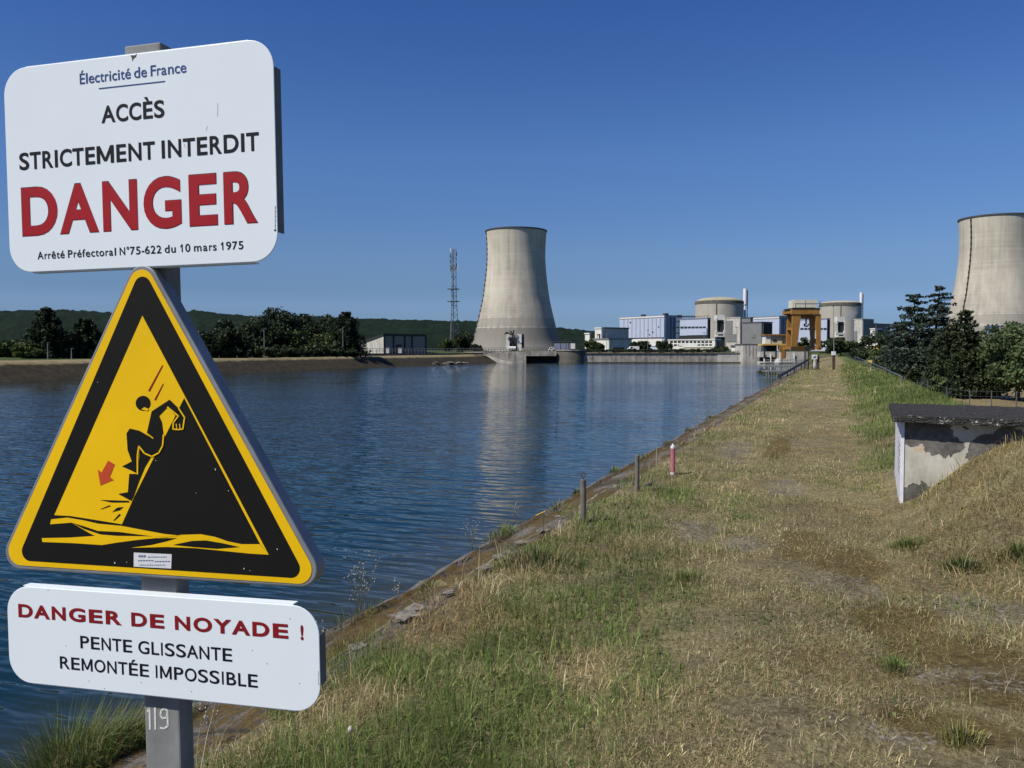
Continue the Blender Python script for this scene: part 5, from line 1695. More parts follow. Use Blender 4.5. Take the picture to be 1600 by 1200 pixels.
# white roofs among the far bank trees
Hall('white_house', 'white roofed house among the trees left of the triangle', 108, 130, 134, 533, 548, 210, M_white_bld, M_white_bld)
Hall('white_house', 'small pale house in the bushes at the left edge', 22, 40, 44, 546, 558, 190, M_concrete_pale, M_white_bld)
Hall('white_house', 'white gable between the dark trees right of the triangle', 379, 385, 387, 534, 548, 176, M_white_bld, M_darkroof)

# pump building with a slanting roof on the far bank
A = P(599, 549, 225); A[2] = 0.7
pb_ = thing('pump_building', A, 'grey building with a slanting dark roof on the far bank', 'building')
dl = (P(564, 547, 236) - P(598, 547, 225)); dl[2] = 0; dr = P(664, 547, 236) - P(598, 547, 225); dr[2] = 0
zt = zat(524.5, 225)
zl = zat(537, 236)
mb = MB()
mb.prism([A, A + dl, A + dl + cZ * (zl - A[2]), A + cZ * (zt - A[2])], dr); mb.build('wall', M_concrete_pale, pb_)
mb = MB(); up = cZ * 0.55
o = A - dl * 0.03 - dr * 0.015 + cZ * (zt - A[2] + 0.03)
mb.para(o, dl * 1.1 + cZ * (zl - zt) * 1.1, dr * 1.03, up); mb.build('roof', M_dark, pb_)
nrm = np.cross(dr, cZ); nrm /= np.linalg.norm(nrm)
if np.dot(nrm, -cF) < 0: nrm = -nrm
mb = MB(); mb.para(A + nrm * 0.12 + cZ * 0.0 - dr * 0.0, dr, -nrm * 0.10, cZ * (zt - A[2] - 0.05)); mb.build('front_cladding', weathered('dull_grey_sheet', (0.20, 0.205, 0.20), 0.75, 0.6, 0.7, streak=(3, 3, 0.1)), pb_)
for k in (0.0, 0.21, 0.47, 0.645, 0.985):
    mb = MB(); mb.para(A + dr * k + nrm * 0.3, dr * 0.03, -nrm * 0.2, cZ * (zt - A[2] - 0.06)); mb.build('pillar', M_dark, pb_)
mb = MB(); mb.para(A + dr * 0.29 + nrm * 0.25, dr * 0.12, -nrm * 0.14, cZ * 2.4); mb.build('door', M_dark, pb_)

# ------------------------------------------------------------------ lattice mast
D = 300; b = P(708.5, 547, D); b[2] = 0.8
ms_ = thing('lattice_mast', b, 'tall steel lattice mast with aerials left of the cooling tower', 'mast')
Hm = zat(389, D) - b[2]
def mw(z):                          # half width at height z
    return np.interp(z / Hm, [0, 0.18, 0.45, 0.62, 1.0], [2.45, 1.9, 1.25, 1.05, 1.0])
mb = MB(); legs = []
nz = 22
for j in range(3):
    a = 2 * math.pi * j / 3 + 0.5
    d = np.array([math.cos(a), math.sin(a), 0]); legs.append(d)
    mb.tube([b + d * mw(z) + cZ * z for z in np.linspace(0, Hm, 12)], 0.10, 5)
mb.build('mast_leg', M_mast_red, ms_)
mb = MB()
for k in range(nz):
    z0, z1 = Hm * k / nz, Hm * (k + 1) / nz
    for j in range(3):
        d0, d1 = legs[j], legs[(j + 1) % 3]
        if k % 2: d0, d1 = d1, d0
        mb.tube([b + d0 * mw(z0) + cZ * z0, b + d1 * mw(z1) + cZ * z1], 0.07, 3, False)
        if k % 2 == 0: mb.tube([b + d0 * mw(z0) + cZ * z0, b + d1 * mw(z0) + cZ * z0], 0.06, 3, False)
mb.build('mast_bracing', M_mast, ms_)
mb = MB()
mb.tube([b + cZ * Hm * 0.08, b + cZ * Hm * 1.0], 0.13, 6); mb.build('cable_run', M_mast, ms_)
for zf in (0.49, 0.61):
    mb = MB(); mb.box(b[0] - 1.7, b[1] - 1.7, b[2] + Hm * zf, b[0] + 1.7, b[1] + 1.7, b[2] + Hm * zf + 0.25); mb.build('platform', M_mast, ms_)
for k, (zf, o) in enumerate(((0.985, -1.1), (0.95, 1.0), (0.93, -1.2), (0.90, 1.2), (0.875, -1.1), (0.84, 0.9), (0.82, 1.3), (0.80, -1.0))):
    mb = MB(); c = b + cZ * Hm * zf + cR * o
    mb.cbox(0, 0, 0, 0, D, 0) if False else mb.para(c - cZ * 0.6, cR * 0.35, cF * 0.3, cZ * 1.5); mb.tube([b + cZ * Hm * zf, c], 0.06, 4)
    mb.build('aerial', M_mast if k % 3 else M_whitepaint, ms_)
for k, (zf, o) in enumerate(((0.80, 0.5), (0.83, -0.6))):
    mb = MB(); c = b + cZ * Hm * zf + cR * o - cF * 1.2
    mb.tube([c, c - cF * 0.4], 0.55, 14); mb.build('dish_aerial', M_galv_old, ms_)

# ------------------------------------------------------------------ quay: end wall of the canal
DW = 233.0
qa, qb = P(915, 567, DW), P(1300, 567, DW)
w = thing('end_wall', P(1040, 567, DW), 'long grey concrete wall closing the canal below the plant', 'wall')
w0 = w.location
zt_w = zat(552.5, DW)
mb = MB(); a = P(912, 567, DW); a[2] = -4; L = P(1121, 567, DW) - P(912, 567, DW); L[2] = 0
mb.para(a, L, cF * 1.2, cZ * (zt_w + 4)); mb.build('wall_panel', M_concrete, w)
mb = MB(); a = P(1121, 567, DW); a[2] = -4; L2 = P(1161, 567, DW) - P(1121, 567, DW); L2[2] = 0
mb.para(a - cF * 0.1, L2, cF * 1.3, cZ * (zt_w + 4)); mb.build('pale_panel', M_concrete_pale, w)
mb = MB(); a = P(912, 567, DW); a[2] = zt_w; L3 = P(1161, 567, DW) - a; L3[2] = 0
mb.para(a - cF * 0.25, L3, cF * 1.5, cZ * 0.22); mb.build('coping', M_concrete_dark, w)
mb = MB(); a = P(912, 566.2, DW); L3 = P(1185, 567, DW) - P(912, 567, DW); L3[2] = 0; a[2] = -2.3
mb.para(a - cF * 1.0, L3, cF * 0.95, cZ * 0.55); mb.build('mossy_footing', weathered('wet_moss', (0.055, 0.055, 0.02), 0.6, 1.0), w)
mb = MB()
for k in range(17):
    x = 925 + k * 15.2
    if x < 1118: mb.cbox(x, x + 0.35, 552.8, 566.5, DW - 0.06, 0.05)
mb.build('wall_joint', M_concrete, w)
# dark hedge strip and guard rail on top
hz_ = P(915, 550, DW + 3)
for k in range(13):
    b_ = P(925 + k * 16.5, 551, DW + 5 + (k % 3)); b_[2] = 1.0
    dup(proto, b_, (1.35, 1.0, 0.42), k * 2.1, 'low clipped dark bush behind the coping of the end wall', 'clipped bushes along the end wall')
rail = thing('guard_rail', P(1030, 552, DW), 'dark guard rail on top of the end wall', 'railing')
mb = MB()
for y in (548.6, 550.4): mb.tube([P(916, y, DW + 0.5), P(1160, y, DW + 0.5)], 0.05, 4)
mb.build('rail_bar', M_dark, rail)
for k in range(40):
    mb = MB(); x = 917 + k * 6.2; p = P(x, 552.6, DW + 0.5); mb.tube([p, p + cZ * (zat(548.4, DW) - p[2])], 0.05, 4); mb.build('rail_post', M_dark, rail)

# intake with dark culvert left of the wall
it = thing('intake_structure', P(830, 566, DW), 'concrete intake with a dark culvert below the cooling tower', 'intake')
mb = MB(); mb.prism([P(736, 549.5, DW + 2), P(776, 566.5, DW), P(776, 572, DW), P(822, 572, DW), P(822, 549.5, DW)], cF * 8); mb.build('wing_wall', M_concrete, it)
mb = MB(); mb.cbox(822, 869, 548.6, 556.2, DW - 0.3, 8); mb.build('culvert_beam', M_concrete, it)
mb = MB(); mb.cbox(821, 870, 556.2, 573, DW + 4.5, 1.0); mb.build('culvert_mouth', M_dark, it)
c = P(893, 567, DW + 2.6); c[2] = -4.5
zz = zat(548.2, DW) + 4.5; R_ = 24 * DW / F_PX
mb = MB(); mb.lathe(c, [(R_, 0), (R_ * 0.98, zz), (0.01, zz)], 36); mb.build('round_pier', M_concrete_dark, it)
mb = MB(); mb.lathe(c, [(R_ * 1.03, zz + 0.01), (R_ * 1.03, zz + 0.3), (0.01, zz + 0.3)], 36); mb.build('pier_cap', M_concrete, it)
mb = MB()
for k in range(28):
    p = P(740 + k * 4.7, 549, DW + 1); mb.tube([p, p + cZ * 1.0], 0.04, 4)
mb.tube([P(738, 543.6, DW + 1), P(870, 543.6, DW + 1)], 0.04, 4); mb.tube([P(738, 546.5, DW + 1), P(870, 546.5, DW + 1)], 0.04, 4)
mb.build('guard_rail', M_dark, it)

# trash rake machine on the intake deck
D = DW + 6; b = P(806, 548, D)
tr = thing('trash_rake_machine', b, 'white screen cleaning machine with a black grab before the cooling tower', 'machine')
mb = MB(); mb.cbox(791, 796, 521, 547, D, 1.0); mb.build('left_panel', M_white_bld, tr)
mb = MB(); mb.cbox(808, 815, 522, 536, D, 1.2); mb.build('right_panel', M_white_bld, tr)
mb = MB(); mb.cbox(796, 808, 527, 548, D + 1.0, 1.5); mb.cbox(814, 819, 522, 544, D + .4, 1.0); mb.build('dark_frame', M_dark, tr)
mb = MB(); mb.tube([P(795, 544, D - 0.8), P(806, 544, D - 0.8)], 0.5, 12); mb.build('white_drum', M_whitepaint, tr)
mb = MB(); mb.cbox(809, 815, 538, 548, D - 0.6, 1.2); mb.build('cab', M_white_bld, tr)
mb = MB()
for (xa, ya, xb, yb_) in ((790, 519, 803, 524), (797, 517, 803, 524), (803, 516, 800, 530), (800, 530, 806, 538), (805, 524, 797, 536), (788, 522, 796, 520), (803, 530, 808, 544), (796, 527, 804, 545)):
    mb.tube([P(xa, ya, D - 0.7), P(xb, yb_, D - 0.7)], 0.2, 5)
mb.build('grab_arm', M_dark, tr)
mb = MB(); mb.cbox(764, 800, 545.5, 548.6, D - 0.5, 2.4); mb.build('deck_edge', M_concrete_pale, tr)
fr = thing('deck_frame', P(876, 547, D), 'dark pipe frame with a white box over the round pier', 'steel frame')
mb = MB()
for x in (864, 876, 888, 893): p = P(x, 548, D); mb.tube([p, p + cZ * (zat(534, D) - p[2])], 0.12, 5)
mb.tube([P(863, 534, D), P(894, 534, D)], 0.14, 5); mb.tube([P(884.5, 548, D), P(884.5, 526, D)], 0.1, 5); mb.tube([P(881, 531, D), P(888, 531, D)], 0.08, 4)
mb.build('frame_member', M_dark, fr)
mb = MB(); mb.cbox(866, 890, 536.5, 547, D + 1.4, 0.6); mb.build('mesh_panel', M_lilac_dark, fr)
mb = MB(); mb.cbox(892, 898.5, 536.5, 545, D - 0.4, 1.5); mb.build('white_box', M_white_bld, fr)


def vehicle(px0, px1, ytop, D, label, kind='van', mat=M_whitepaint, name='white_van'):
    b = P((px0 + px1) / 2, 549, D); b[2] = 1.0
    t = thing(name, b, label, kind)
    L = (px1 - px0) * D / F_PX; H = zat(ytop, D) - 1.0; Wd = 1.9
    pr = [(0, .35), (0, H * .62), (L * .13, H * .66), (L * .24, H), (L * .97, H), (L, H * .85), (L, .35)]
    mb = MB(); o = b - cR * L / 2
    mb.prism([o + cR * x + cZ * z for x, z in pr], cF * Wd); mb.build('body', mat, t, bevel=0.06)
    mb = MB(); mb.prism([o + cR * x + cZ * z - cF * 0.03 for x, z in ((L * .17, H * .66), (L * .255, H * .93), (L * .42, H * .93), (L * .42, H * .66))], cF * 0.02); mb.build('side_window', M_glass, t)
    for s_ in (0.18, 0.80):
        mb = MB(); c = o + cR * L * s_ + cZ * 0.34; mb.tube([c - cF * 0.04, c + cF * 0.2], 0.34, 14); mb.build('wheel', M_dark, t)
    return t


vehicle(981, 999, 541.2, 262, 'white van parked on the quay under the pale blue turbine hall')
vehicle(857, 868, 542.5, 244, 'small white van parked beside the dark pipe frame', name='white_van')

# concrete block at the right end of the wall
D = DW - 3
cb = thing('concrete_block', P(1174, 567, D), 'tall stained concrete block standing in the water at the end wall', 'intake block')
mb = MB(); mb.cbox(1160.5, 1188, 538.5, 575, D, 8); mb.build('block_wall', M_concrete_pale, cb)
mb = MB(); mb.cbox(1160, 1188.4, 537.2, 538.5, D - 0.1, 8.2); mb.build('block_top', M_concrete_dark, cb)
mb = MB()
for k, x in enumerate((1165, 1170, 1176, 1181)): mb.cbox(x, x + 1.1, 539, 553 + 4 * (k % 3), D - 0.03, 0.03)
mb.build('rust_streak', weathered('rust_run', (0.28, 0.22, 0.15), 0.7, 2), cb)
rw = thing('intake_wall', P(1225, 565, DW - 8), 'pale concrete intake wall with dark openings and white pipes', 'wall')
D = DW - 8
mb = MB(); mb.cbox(1188, 1262, 549.5, 558, D, 3); mb.cbox(1188, 1262, 565, 577, D, 3); mb.cbox(1213, 1262, 558, 565, D, 3); mb.build('wall_panel', M_concrete_pale, rw)
mb = MB(); mb.cbox(1188, 1213, 558, 565, D + 2, 1); mb.build('dark_opening', M_dark, rw)
for x in (1194, 1204.5, 1219, 1241):
    mb = MB(); mb.tube([P(x, 566, D - 0.3), P(x, 551 + (x % 3), D - 0.3)], 0.16, 6); mb.build('white_pipe', M_whitepaint, rw)
mb = MB(); mb.cbox(1186, 1240, 565.2, 567.2, D - 1.2, 1.1); mb.build('ledge', M_white_bld, rw)

# yellow control hut on its deck
D = 215
kh = thing('control_hut', P(1212, 545, D), 'cream hut with an ochre roof standing on an ochre deck', 'hut')
mb = MB(); mb.cbox(1196, 1204, 524, 537, D, 3); mb.build('sunlit_end_wall', M_white_bld, kh)  # whiter than the front: sunlight put into the wall colour
mb = MB(); mb.cbox(1204, 1222, 524, 537, D + 0.2, 3); mb.cbox(1222, 1230, 523, 537, D + 1, 2.5); mb.build('front_wall', M_beige, kh)
mb = MB(); mb.cbox(1208, 1213.5, 530.3, 534, D + 0.1, 0.08); mb.build('window', M_glass, kh)
mb = MB(); mb.cbox(1195, 1231, 522.2, 524, D - 0.4, 4.2); mb.build('roof', M_orange, kh)
mb = MB(); mb.cbox(1192, 1230, 537, 539.6, D - 0.4, 4.4); mb.build('deck', M_yellow_bld, kh)
for x in (1194, 1212, 1226):
    mb = MB(); mb.cbox(x, x + 1.8, 539.6, 560, D, 0.5); mb.build('deck_post', M_dark if x < 1220 else M_orange, kh)
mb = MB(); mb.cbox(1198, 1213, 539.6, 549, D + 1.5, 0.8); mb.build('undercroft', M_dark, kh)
mb = MB(); mb.cbox(1218, 1231, 539.6, 547, D - 0.6, 1.4); mb.cbox(1221.5, 1226.5, 547, 560.5, D - 0.7, 0.7); mb.build('hoist', M_orange, kh)

for px, yt, D, lab in ((948, 519, 262, 'thin lamp mast on the quay before the low workshop'), (1012, 516, 268, 'thin lamp mast on the quay beside the white van'), (1100, 520, 275, 'thin lamp mast on the quay before the long white office'),
                       (1151, 512, 262, 'thin lamp mast on the quay left of the concrete block'), (1192, 505, 240, 'thin lamp mast between the concrete block and the cream hut'), (1368, 505, 300, 'thin lamp mast before the small white tower block')):
    p = P(px, 549, D); p[2] = 0.9; zt_ = zat(yt, D)
    t = thing('lamp_mast', p, lab, 'lamp post', 'lamp masts of the plant')
    mb = MB(); mb.tube([p, np.array([p[0], p[1], zt_])], [0.10, 0.06], 6); mb.build('mast_shaft', M_galv_old, t)
    mb = MB(); o = np.array([p[0], p[1], zt_]); mb.para(o - cR * 0.5, cR * 1.0, cF * 0.3, cZ * 0.12); mb.build('lamp_head', M_dark, t)

# ------------------------------------------------------------------ portal crane
D = 205
cr_ = thing('portal_crane', P(1260, 546, D), 'ochre portal crane with a cream cabin straddling the intake', 'crane')
zt_ = zat(491, D); zb_ = zat(547, D); dep = 6.5
for nm, xt0, xt1, xb0, xb1 in (('near', 1239, 1252, 1237, 1251), ('near', 1274.5, 1283, 1278, 1286)):
    for back in (0, 1):
        o = cF * dep * back
        sh = cR * (0.9 if back else 0)
        mb = MB()
        w_ = 0.55 if back == 0 or xt0 > 1260 else 0.7
        pts = [P(xb0, 547, D), P(xb0 + (xb1 - xb0) * w_, 547, D), P(xt1, 491, D), P(xt0, 491, D)]
        mb.prism([p + o + sh for p in pts], cF * 0.9); mb.build('crane_leg', M_orange, cr_)
    mb = MB(); a = P(xb0 + 1, 546, D); mb.para(a, cR * 0.8, cF * (dep + 0.9), cZ * 0.7); mb.build('sill_beam', M_orange, cr_)
    mb = MB(); a = P((xb0 + xb1) / 2 - 1, 515, D) + cF * 0.9; mb.para(a, cR * 0.4, cF * (dep - 0.9), cZ * 0.6); mb.build('tie_beam', M_orange, cr_)
mb = MB(); mb.cbox(1237.5, 1280.5, 483, 491, D - 0.2, 1.3); mb.build('portal_beam', M_orange, cr_)
mb = MB(); a = P(1238.5, 491, D) + cF * dep; mb.para(a, P(1284, 491, D) - P(1238.5, 491, D), cF * 1.3, cZ * 1.25); mb.build('portal_beam', M_orange, cr_)
for x in (1239, 1276):
    mb = MB(); a = P(x, 489, D) + cF * 1.1; mb.para(a, cR * 0.9, cF * (dep - 1.1), cZ * 0.9); mb.build('end_carriage', M_orange, cr_)
mb = MB(); mb.cbox(1241.5, 1277, 468.5, 480.5, D + 0.4, 4.5); mb.build('winch_cabin', M_cream, cr_)
mb = MB(); mb.cbox(1241, 1277.6, 473.9, 474.5, D + 0.34, 0.05); mb.cbox(1258, 1258.5, 469, 480, D + 0.34, 0.05); mb.build('cabin_seam', M_grey_clad, cr_)
mb = MB()
for y in (474, 478.5, 482): mb.tube([P(1238, y, D - 0.3), P(1282, y, D - 0.3)] if y > 480 else [P(1238, y, D + 5.5), P(1283, y, D + 5.5)], 0.05, 4)
for x in (1239.3, 1281): mb.tube([P(x, 484, D), P(x, 470, D)], 0.06, 4)
mb.cbox(1238, 1281, 481.2, 482.9, D - 0.3, 6.5); mb.build('walkway', M_dark, cr_)
mb = MB(); mb.cbox(1254, 1262, 491, 498, D + 2, 1.5); mb.cbox(1262.5, 1272, 491, 498, D + 2.2, 1.3); mb.build('hoist_trolley', M_orange, cr_)
mb = MB(); mb.tube([P(1259.5, 497, D + 2.5), P(1259.5, 507, D + 2.5)], 0.22, 6)
mb.tube([P(1256.5, 506, D + 2.5), P(1257.5, 509, D + 2.5), P(1260, 510, D + 2.5), P(1262.5, 509, D + 2.5), P(1263.3, 506, D + 2.5)], 0.22, 6); mb.build('hook', M_dark, cr_)
mb = MB(); mb.cbox(1240, 1266, 541.5, 548.5, D - 3, 2); mb.build('track_frame', M_dark, cr_)
mb = MB()
for k in range(6): mb.cbox(1241, 1258, 541.3 + k * 1.2, 541.7 + k * 1.2, D - 3.1, 0.1)
mb.build('grating', M_orange, cr_)
# bushes round the crane and the second dome
for k, (px, yb, yt, D, r, col, lab) in enumerate((
    (1262, 549, 528, 250, 4.0, MIDG, 'green bushes seen between the crane legs'),
    (1296, 552, 526, 240, 4.2, DKG, 'dark green tree just right of the crane'),
    (1313, 553, 527, 245, 4.6, MIDG, 'round green tree below the second gantry'),
    (1330, 553, 533, 250, 4.2, DKG, 'dark green tree below the stepped white block'),
    (1349, 556, 541, 240, 4.0, DKG, 'low dark tree in front of the pale shed'),
    (1364, 560, 549, 230, 4.2, MIDG, 'low green bush below the yellow building'),
    (1336, 562, 551, 180, 3.2, DKG, 'dark bush on the flank behind the embankment rail'),
    (996, 548, 533, 320, 3.6, DKG, 'dark bush left of the round bush under the turbine hall'),
    (1037, 548, 528, 330, 4.2, DKG, 'dark round bush at the left end of the office'),
    (1005, 548, 532, 322, 3.2, (0.035, 0.055, 0.03), 'dark bush behind the white van'),
    (924, 548, 530, 300, 3.6, MIDG, 'green bush before the low workshop'),
    (932, 548, 536, 290, 2.6, DKG, 'small dark bush beside the green workshop bush'),
    (1128, 548, 540, 300, 3.0, (0.06, 0.06, 0.02), 'olive bush between the beige shed and the white kiosk'))):
    b = P(px, yb, D); b[2] = min(b[2], 1.0) if px < 1270 else float(min(height(b[0], b[1]), b[2]))
    broad_tree(b, zat(yt, D) - b[2], r, lab, col, n=1700, leaf=0.45, bottom=0.0, clumps=22, name='bush' if 'tree' not in lab else 'broadleaf_tree', cat='bush' if 'tree' not in lab else 'tree')

# steam drifting from the second stack
ST = NT('steam')
ST.t.nodes.remove(ST.b)
vol = ST.n('ShaderNodeVolumePrincipled'); vol.inputs['Color'].default_value = (0.95, 0.95, 0.95, 1); vol.inputs['Anisotropy'].default_value = 0.2
ST.l(ST.math('MULTIPLY', ST.step(ST.noise(0.14, 4, 0.6), 0.42, 0.62), 0.075), vol.inputs['Density'])
ST.l(vol.outputs[0], ST.out.inputs['Volume'])
mb = MB(); D = 680
pp = [P(1344, 479, D + 180), P(1338, 484, D + 120), P(1331, 491, D + 60), P(1324, 499, D), P(1318, 506, D - 20)]
D = 800
pp = [P(x, y, D) for x, y in ((1343, 480), (1337, 484), (1331, 490), (1325, 497), (1320, 503))]
mb.tube(pp, [2.0, 4.2, 5.5, 4.8, 2.0], 10)
tag(mb.build('steam', ST.m, base=pp[2]), 'small white plume of steam drifting left from the second stack', 'steam')

# ------------------------------------------------------------------ gate across the track
D = 69
gt = thing('track_gate', P(1285, 577, D), 'brown gate with a white notice across the far end of the track', 'gate')
for x0_, x1_ in ((1277, 1280.2), (1301.3, 1305)):
    mb = MB(); mb.cbox(x0_, x1_, 554.5, 577.5, D, 0.17); mb.build('gate_post', M_rust, gt)
mb = MB(); mb.cbox(1300.8, 1306, 549, 555, D - 0.05, 0.26); mb.build('lamp_box', M_whitepaint, gt)
mb = MB(); mb.tube([P(1280, 559, D), P(1301.5, 556, D)], 0.025, 5); mb.tube([P(1280, 565, D), P(1301.5, 560, D)], 0.02, 5); mb.build('gate_bar', M_rust, gt)
mb = MB(); mb.cbox(1268.3, 1277, 554, 561.3, D - 0.1, 0.03); nt = mb.build('notice', M_whitepaint, gt)
mb = MB(); mb.cbox(1271, 1274.6, 557.5, 559.3, D - 0.104, 0.003); mb.cbox(1273, 1274.4, 556, 557.5, D - 0.104, 0.003); mb.build('notice_mark', M_black_ink, nt)
mb = MB(); mb.cbox(1257, 1258.6, 549, 577.5, D, 0.09); mb.cbox(1262.6, 1263.8, 549, 577, D, 0.09); mb.cbox(1269.2, 1270, 561, 577, D, 0.06); mb.build('fence_post', M_dark, gt)
mb = MB()
for k in range(9):
    x = 1258.5 + k * 1.3
    mb.tube([P(x, 551, D + .05), P(x, 577, D + .05)], 0.008, 3)
for k in range(8): mb.tube([P(1257.5, 551 + k * 3.4, D + .05), P(1270, 551 + k * 3.4, D + .05)], 0.008, 3)
mb.build('wire_mesh', M_dark, gt)
D = 68
bag = thing('white_sack', P(1273.5, 577, D), 'grubby white sack leaning on the gate below the notice', 'sack')
mb = MB(); c = P(1273, 577.5, D); mb.lathe(c, [(0.02, 0), (0.13, 0.05), (0.16, 0.35), (0.13, 0.62), (0.07, 0.78), (0.1, 0.86), (0.01, 0.88)], 10); mb.build('sack_body', M_concrete_pale, bag, smooth=True)
lp = thing('tall_pole', P(1303, 553, 100), 'very tall thin grey pole rising behind the gate', 'pole')
b = P(1303, 558, 100)
mb = MB(); mb.tube([b, P(1302.6, 478.5, 100)], [0.07, 0.035], 6); mb.build('pole_shaft', M_galv_old, lp)
mb = MB(); mb.cbox(1301.6, 1303.6, 477, 479, 100, 0.12); mb.build('pole_head', M_dark, lp)

# handrail running down to the canal, walkways of the intake screens
hr = thing('canal_handrail', P(1240, 580, 62), 'dark thick handrail running down beside the canal lip', 'railing')
mb = MB(); mb.tube([P(1217, 588, 52), P(1240, 575, 62), P(1263, 562, 70)], 0.09, 7); mb.build('rail_bar', M_dark, hr)
for x, y, D in ((1219, 588, 52.5), (1230, 582, 57), (1241, 576, 62), (1252, 570, 66)):
    mb = MB(); p = P(x, y, D); mb.tube([p, p - cZ * 0.75], 0.04, 5); mb.build('rail_post', M_dark, hr)
wk = thing('screen_walkway', P(1225, 580, 110), 'grey steel walkway and screens on the water beside the gate', 'walkway')
mb = MB(); a = P(1196, 573, 110)
def zw(x, y, D): return P(x, y, D)
mb.cbox(1196, 1262, 571.8, 573.6, 108, 5); mb.cbox(1200, 1240, 579.5, 581.5, 98, 2.5); mb.build('deck', M_galv_old, wk)
for k in range(16):
    mb = MB(); x = 1197 + k * 4.2; p = P(x, 581 if k < 10 else 574, 108); p[2] = -2.3
    mb.tube([p, p + cZ * (zat(562, 108) + 2.3)], 0.06, 5); mb.build('walkway_post', M_galv_old, wk)
for y in (562.3, 566.5, 569.5):
    mb = MB(); mb.tube([P(1196, y, 108), P(1262, y, 108)], 0.05, 5); mb.build('walkway_rail', M_galv_old, wk)
mb = MB()
for k in range(9):
    p = P(1198 + k * 4.5, 584, 98); mb.tube([P(1198 + k * 4.5, 587, 98), P(1202 + k * 4.5, 572, 101)], 0.05, 4)
mb.build('screen_bar', M_galv_old, wk)
mb = MB(); c = P(1216, 565, 104); mb.lathe(c - cZ * 0.6, [(0.4, 0.2), (0.5, 0.5), (0.36, 0.85), (0.05, 1.0)], 12); mb.build('white_float', M_concrete_pale, wk)
# reed clump in the water beside the walkway
clump('reed_clump', np.array(PZ(1194, 583, -1.95)), 0.9, 500, 0.9, GREEN * 0.6, 'dark reed clump in the water at the end of the walkway', 'reeds', w=0.03)
clump('reed_clump', np.array(PZ(1208, 586, -1.95)), 1.2, 600, 0.7, GREEN * 0.8, 'green reed clump under the screen walkway', 'reeds', w=0.03)

# rail along the right shoulder of the embankment
rr_ = thing('embankment_railing', P(1345, 566, 80), 'grey pipe railing along the right shoulder of the embankment', 'railing')
pts_a = [P(1322, 554, 150), P(1337, 562, 92), P(1372, 577.5, 52)]
pts_b = [P(1336, 557.5, 92), P(1371, 571, 52), P(1410, 589, 36)]
mb = MB(); mb.tube(pts_a, 0.03, 5); mb.tube([p - cZ * 0.5 for p in pts_a], 0.03, 5); mb.tube(pts_b, 0.04, 5); mb.build('rail_bar', M_mast, rr_)
for k in range(7):
    mb = MB(); p = pts_b[0] + (pts_b[2] - pts_b[0]) * k / 6; mb.tube([p, p - cZ * 1.3], 0.035, 5); mb.build('rail_post', M_mast, rr_)
# service road on the lower ground
mb = MB()
rd = [P(1366, 576, 92), P(1404, 599, 62), P(1404 + 22, 603, 66), P(1384, 574, 110)]
rdp = [(6.3, 55), (9.5, 55), (9.5, 150), (6.3, 150)]
tag(mb.build('service_road', M_grey_clad), kind='structure') if False else None

# wire fence on the low field
wf = thing('wire_fence', PZ(1480, 632, -4), 'wire mesh fence on grey posts crossing the dry field behind the hut', 'fence')
fp = [(1396, 596, 128), (1423, 607, 106), (1449, 618, 93), (1479, 630, 85), (1515, 631.5, 83), (1549, 633, 82), (1588, 635.5, 80.5), (1628, 638, 79)]
tops = []
for x, y, D in fp:
    p = P(x, y, D); p[2] = float(height(p[0], p[1])); tops.append(p + cZ * 1.55)
    mb = MB(); mb.tube([p - cZ * 0.2, p + cZ * 1.6], 0.055, 6); mb.build('fence_post', M_mast, wf)
mb = MB()
for hh_ in (0.05, 0.5, 1.0, 1.5):
    for p, q_ in zip(tops[:-1], tops[1:]):
        mb.tube([p - cZ * (1.55 - hh_), q_ - cZ * (1.55 - hh_)], 0.012, 3, False)
for p, q_ in zip(tops[:-1], tops[1:]):
    L = np.linalg.norm(q_ - p); m = int(L / 0.4)
    for k in range(m):
        a = p + (q_ - p) * k / m; mb.tube([a - cZ * 0.05, a - cZ * 1.5], 0.008, 3, False)
mb.build('wire_mesh', M_mast, wf)

# railing on the far bank and thin lamp poles
fb = thing('bank_railing', P(640, 551, 215), 'long thin grey railing along the top of the far bank', 'railing')
ptsb = []
for k in range(46):
    t_ = k / 45; x = 527 + (755 - 527) * t_; D = 172 + (232 - 172) * t_
    p = P(x, 553.2 - 2.4 * t_, D); ptsb.append(p)
    mb = MB(); mb.tube([p - cZ * 0.2, p + cZ * 1.1], 0.055, 4); mb.build('rail_post', M_galv_old, fb)
mb = MB(); mb.tube([p + cZ * 1.1 for p in ptsb], 0.045, 4); mb.tube([p + cZ * 0.6 for p in ptsb], 0.035, 4); mb.build('rail_bar', M_galv_old, fb)
mb = MB()
for p, q_ in zip(ptsb[:-1], ptsb[1:]): mb.para(p - cZ * 0.5, q_ - p, cF * 0.8, cZ * 0.42)
tag(mb.build('bank_coping', M_concrete_dark, base=ptsb[20]), 'dark concrete coping along the top of the far bank', 'coping')
for px, yt, yb, D, lab in ((413, 514, 556, 148, 'thin grey lamp pole before the dark trees, right of the triangle'), (536, 511, 553, 170, 'thin grey lamp pole beside the pointed dark tree'),
                           (75, 536, 565, 118, 'thin grey lamp pole in front of the lone conifer'), (112, 545, 564, 120, 'short grey lamp pole at the left edge of the triangle')):
    p = P(px, yb, D); p[2] = 0.1
    t = thing('lamp_pole', p, lab, 'lamp post', 'lamp poles on the far bank')
    zt_ = zat(yt, D)
    mb = MB(); mb.tube([p, np.array([p[0], p[1], zt_])], [0.11, 0.06], 6); mb.build('pole_shaft', M_galv_old, t)
    mb = MB(); o = np.array([p[0], p[1], zt_]); mb.para(o - cR * 0.1 - cF * 0.1, cR * 0.42, cF * 0.2, cZ * 0.09); mb.build('lamp_head', M_mast, t)
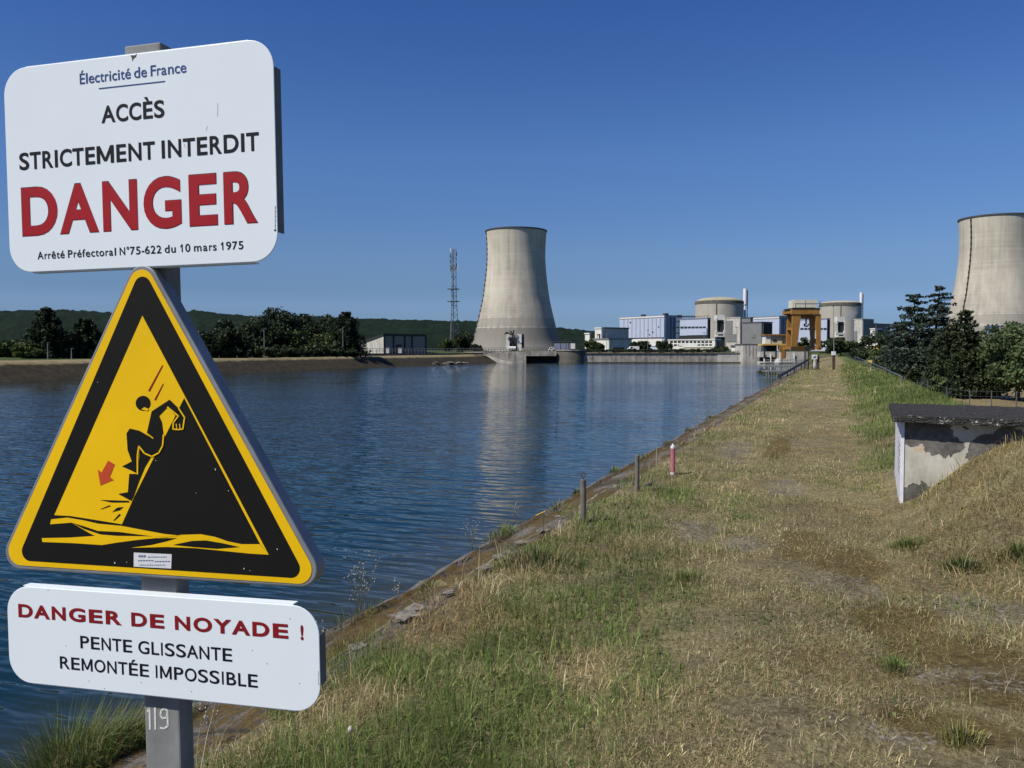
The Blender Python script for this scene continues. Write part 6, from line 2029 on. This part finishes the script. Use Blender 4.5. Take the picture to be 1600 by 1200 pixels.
for px, py, D, lab in ((603, 547, 222, 'small white cabinet before the grey pump building'), (622, 546, 222, 'white cabinet beside the dark door of the pump building')):
    p = P(px, 550, D); p[2] = 0.8
    mb = MB(); mb.para(p, cR * 0.9, cF * 0.6, cZ * 1.3); mb.para(p + cZ * 1.31 - cR * 0.06 - cF * 0.06, cR * 1.02, cF * 0.72, cZ * 0.08)
    tag(mb.build('white_cabinet', M_white_bld, base=p), lab, 'cabinet')
# riprap and bleached driftwood along the far waterline
def rock(c, r, mat, name, label, cat, group, fl=0.6):
    mb = MB(); n = 8; rows_ = [(0.15, -.5), (0.8, -.25), (1.0, 0.1), (0.7, 0.55), (0.1, 0.75)]
    k0 = len(mb.v); vs = []; fs = []
    for (rr, z) in rows_:
        for j in range(n):
            a = 2 * math.pi * j / n; q_ = rr * r * random.uniform(0.7, 1.2)
            vs.append(c + cR * q_ * math.cos(a) * 1.5 + cF * q_ * math.sin(a) + cZ * z * r * fl)
    for i in range(len(rows_) - 1):
        for j in range(n): fs.append((i * n + j, i * n + (j + 1) % n, (i + 1) * n + (j + 1) % n, (i + 1) * n + j))
    fs.append(tuple((len(rows_) - 1) * n + j for j in range(n)))
    mb.add(vs, fs)
    return tag(mb.build(name, mat, base=c), label, cat, group)


for k in range(34):
    x = 545 + k * 5.6 + random.uniform(-2, 2); D = 3.6 * F_PX / (np.interp(x, [500, 750], [575.5, 568.5]) - HORIZON)
    c = P(x, 573, D); c[2] = -1.95 + random.uniform(0, .5); 
    rock(c + cF * random.uniform(0, .8), random.uniform(0.35, 0.8), M_rock, 'bank_rock', 'rough brown rock at the waterline below the far bank railing', 'rock', 'rocks along the far waterline')
for k in range(16):
    x = 340 + k * 3.6 + random.uniform(-2, 2) + (40 if k > 12 else 0); D = 3.6 * F_PX / (np.interp(x, [300, 500], [581, 575.5]) - HORIZON)
    c = P(x, 580, D); c[2] = -1.97
    rock(c, random.uniform(0.3, 0.6), M_driftwood, 'pale_rock', 'pale bleached stone at the waterline just right of the triangle', 'rock', 'pale stones along the far waterline', 0.4)
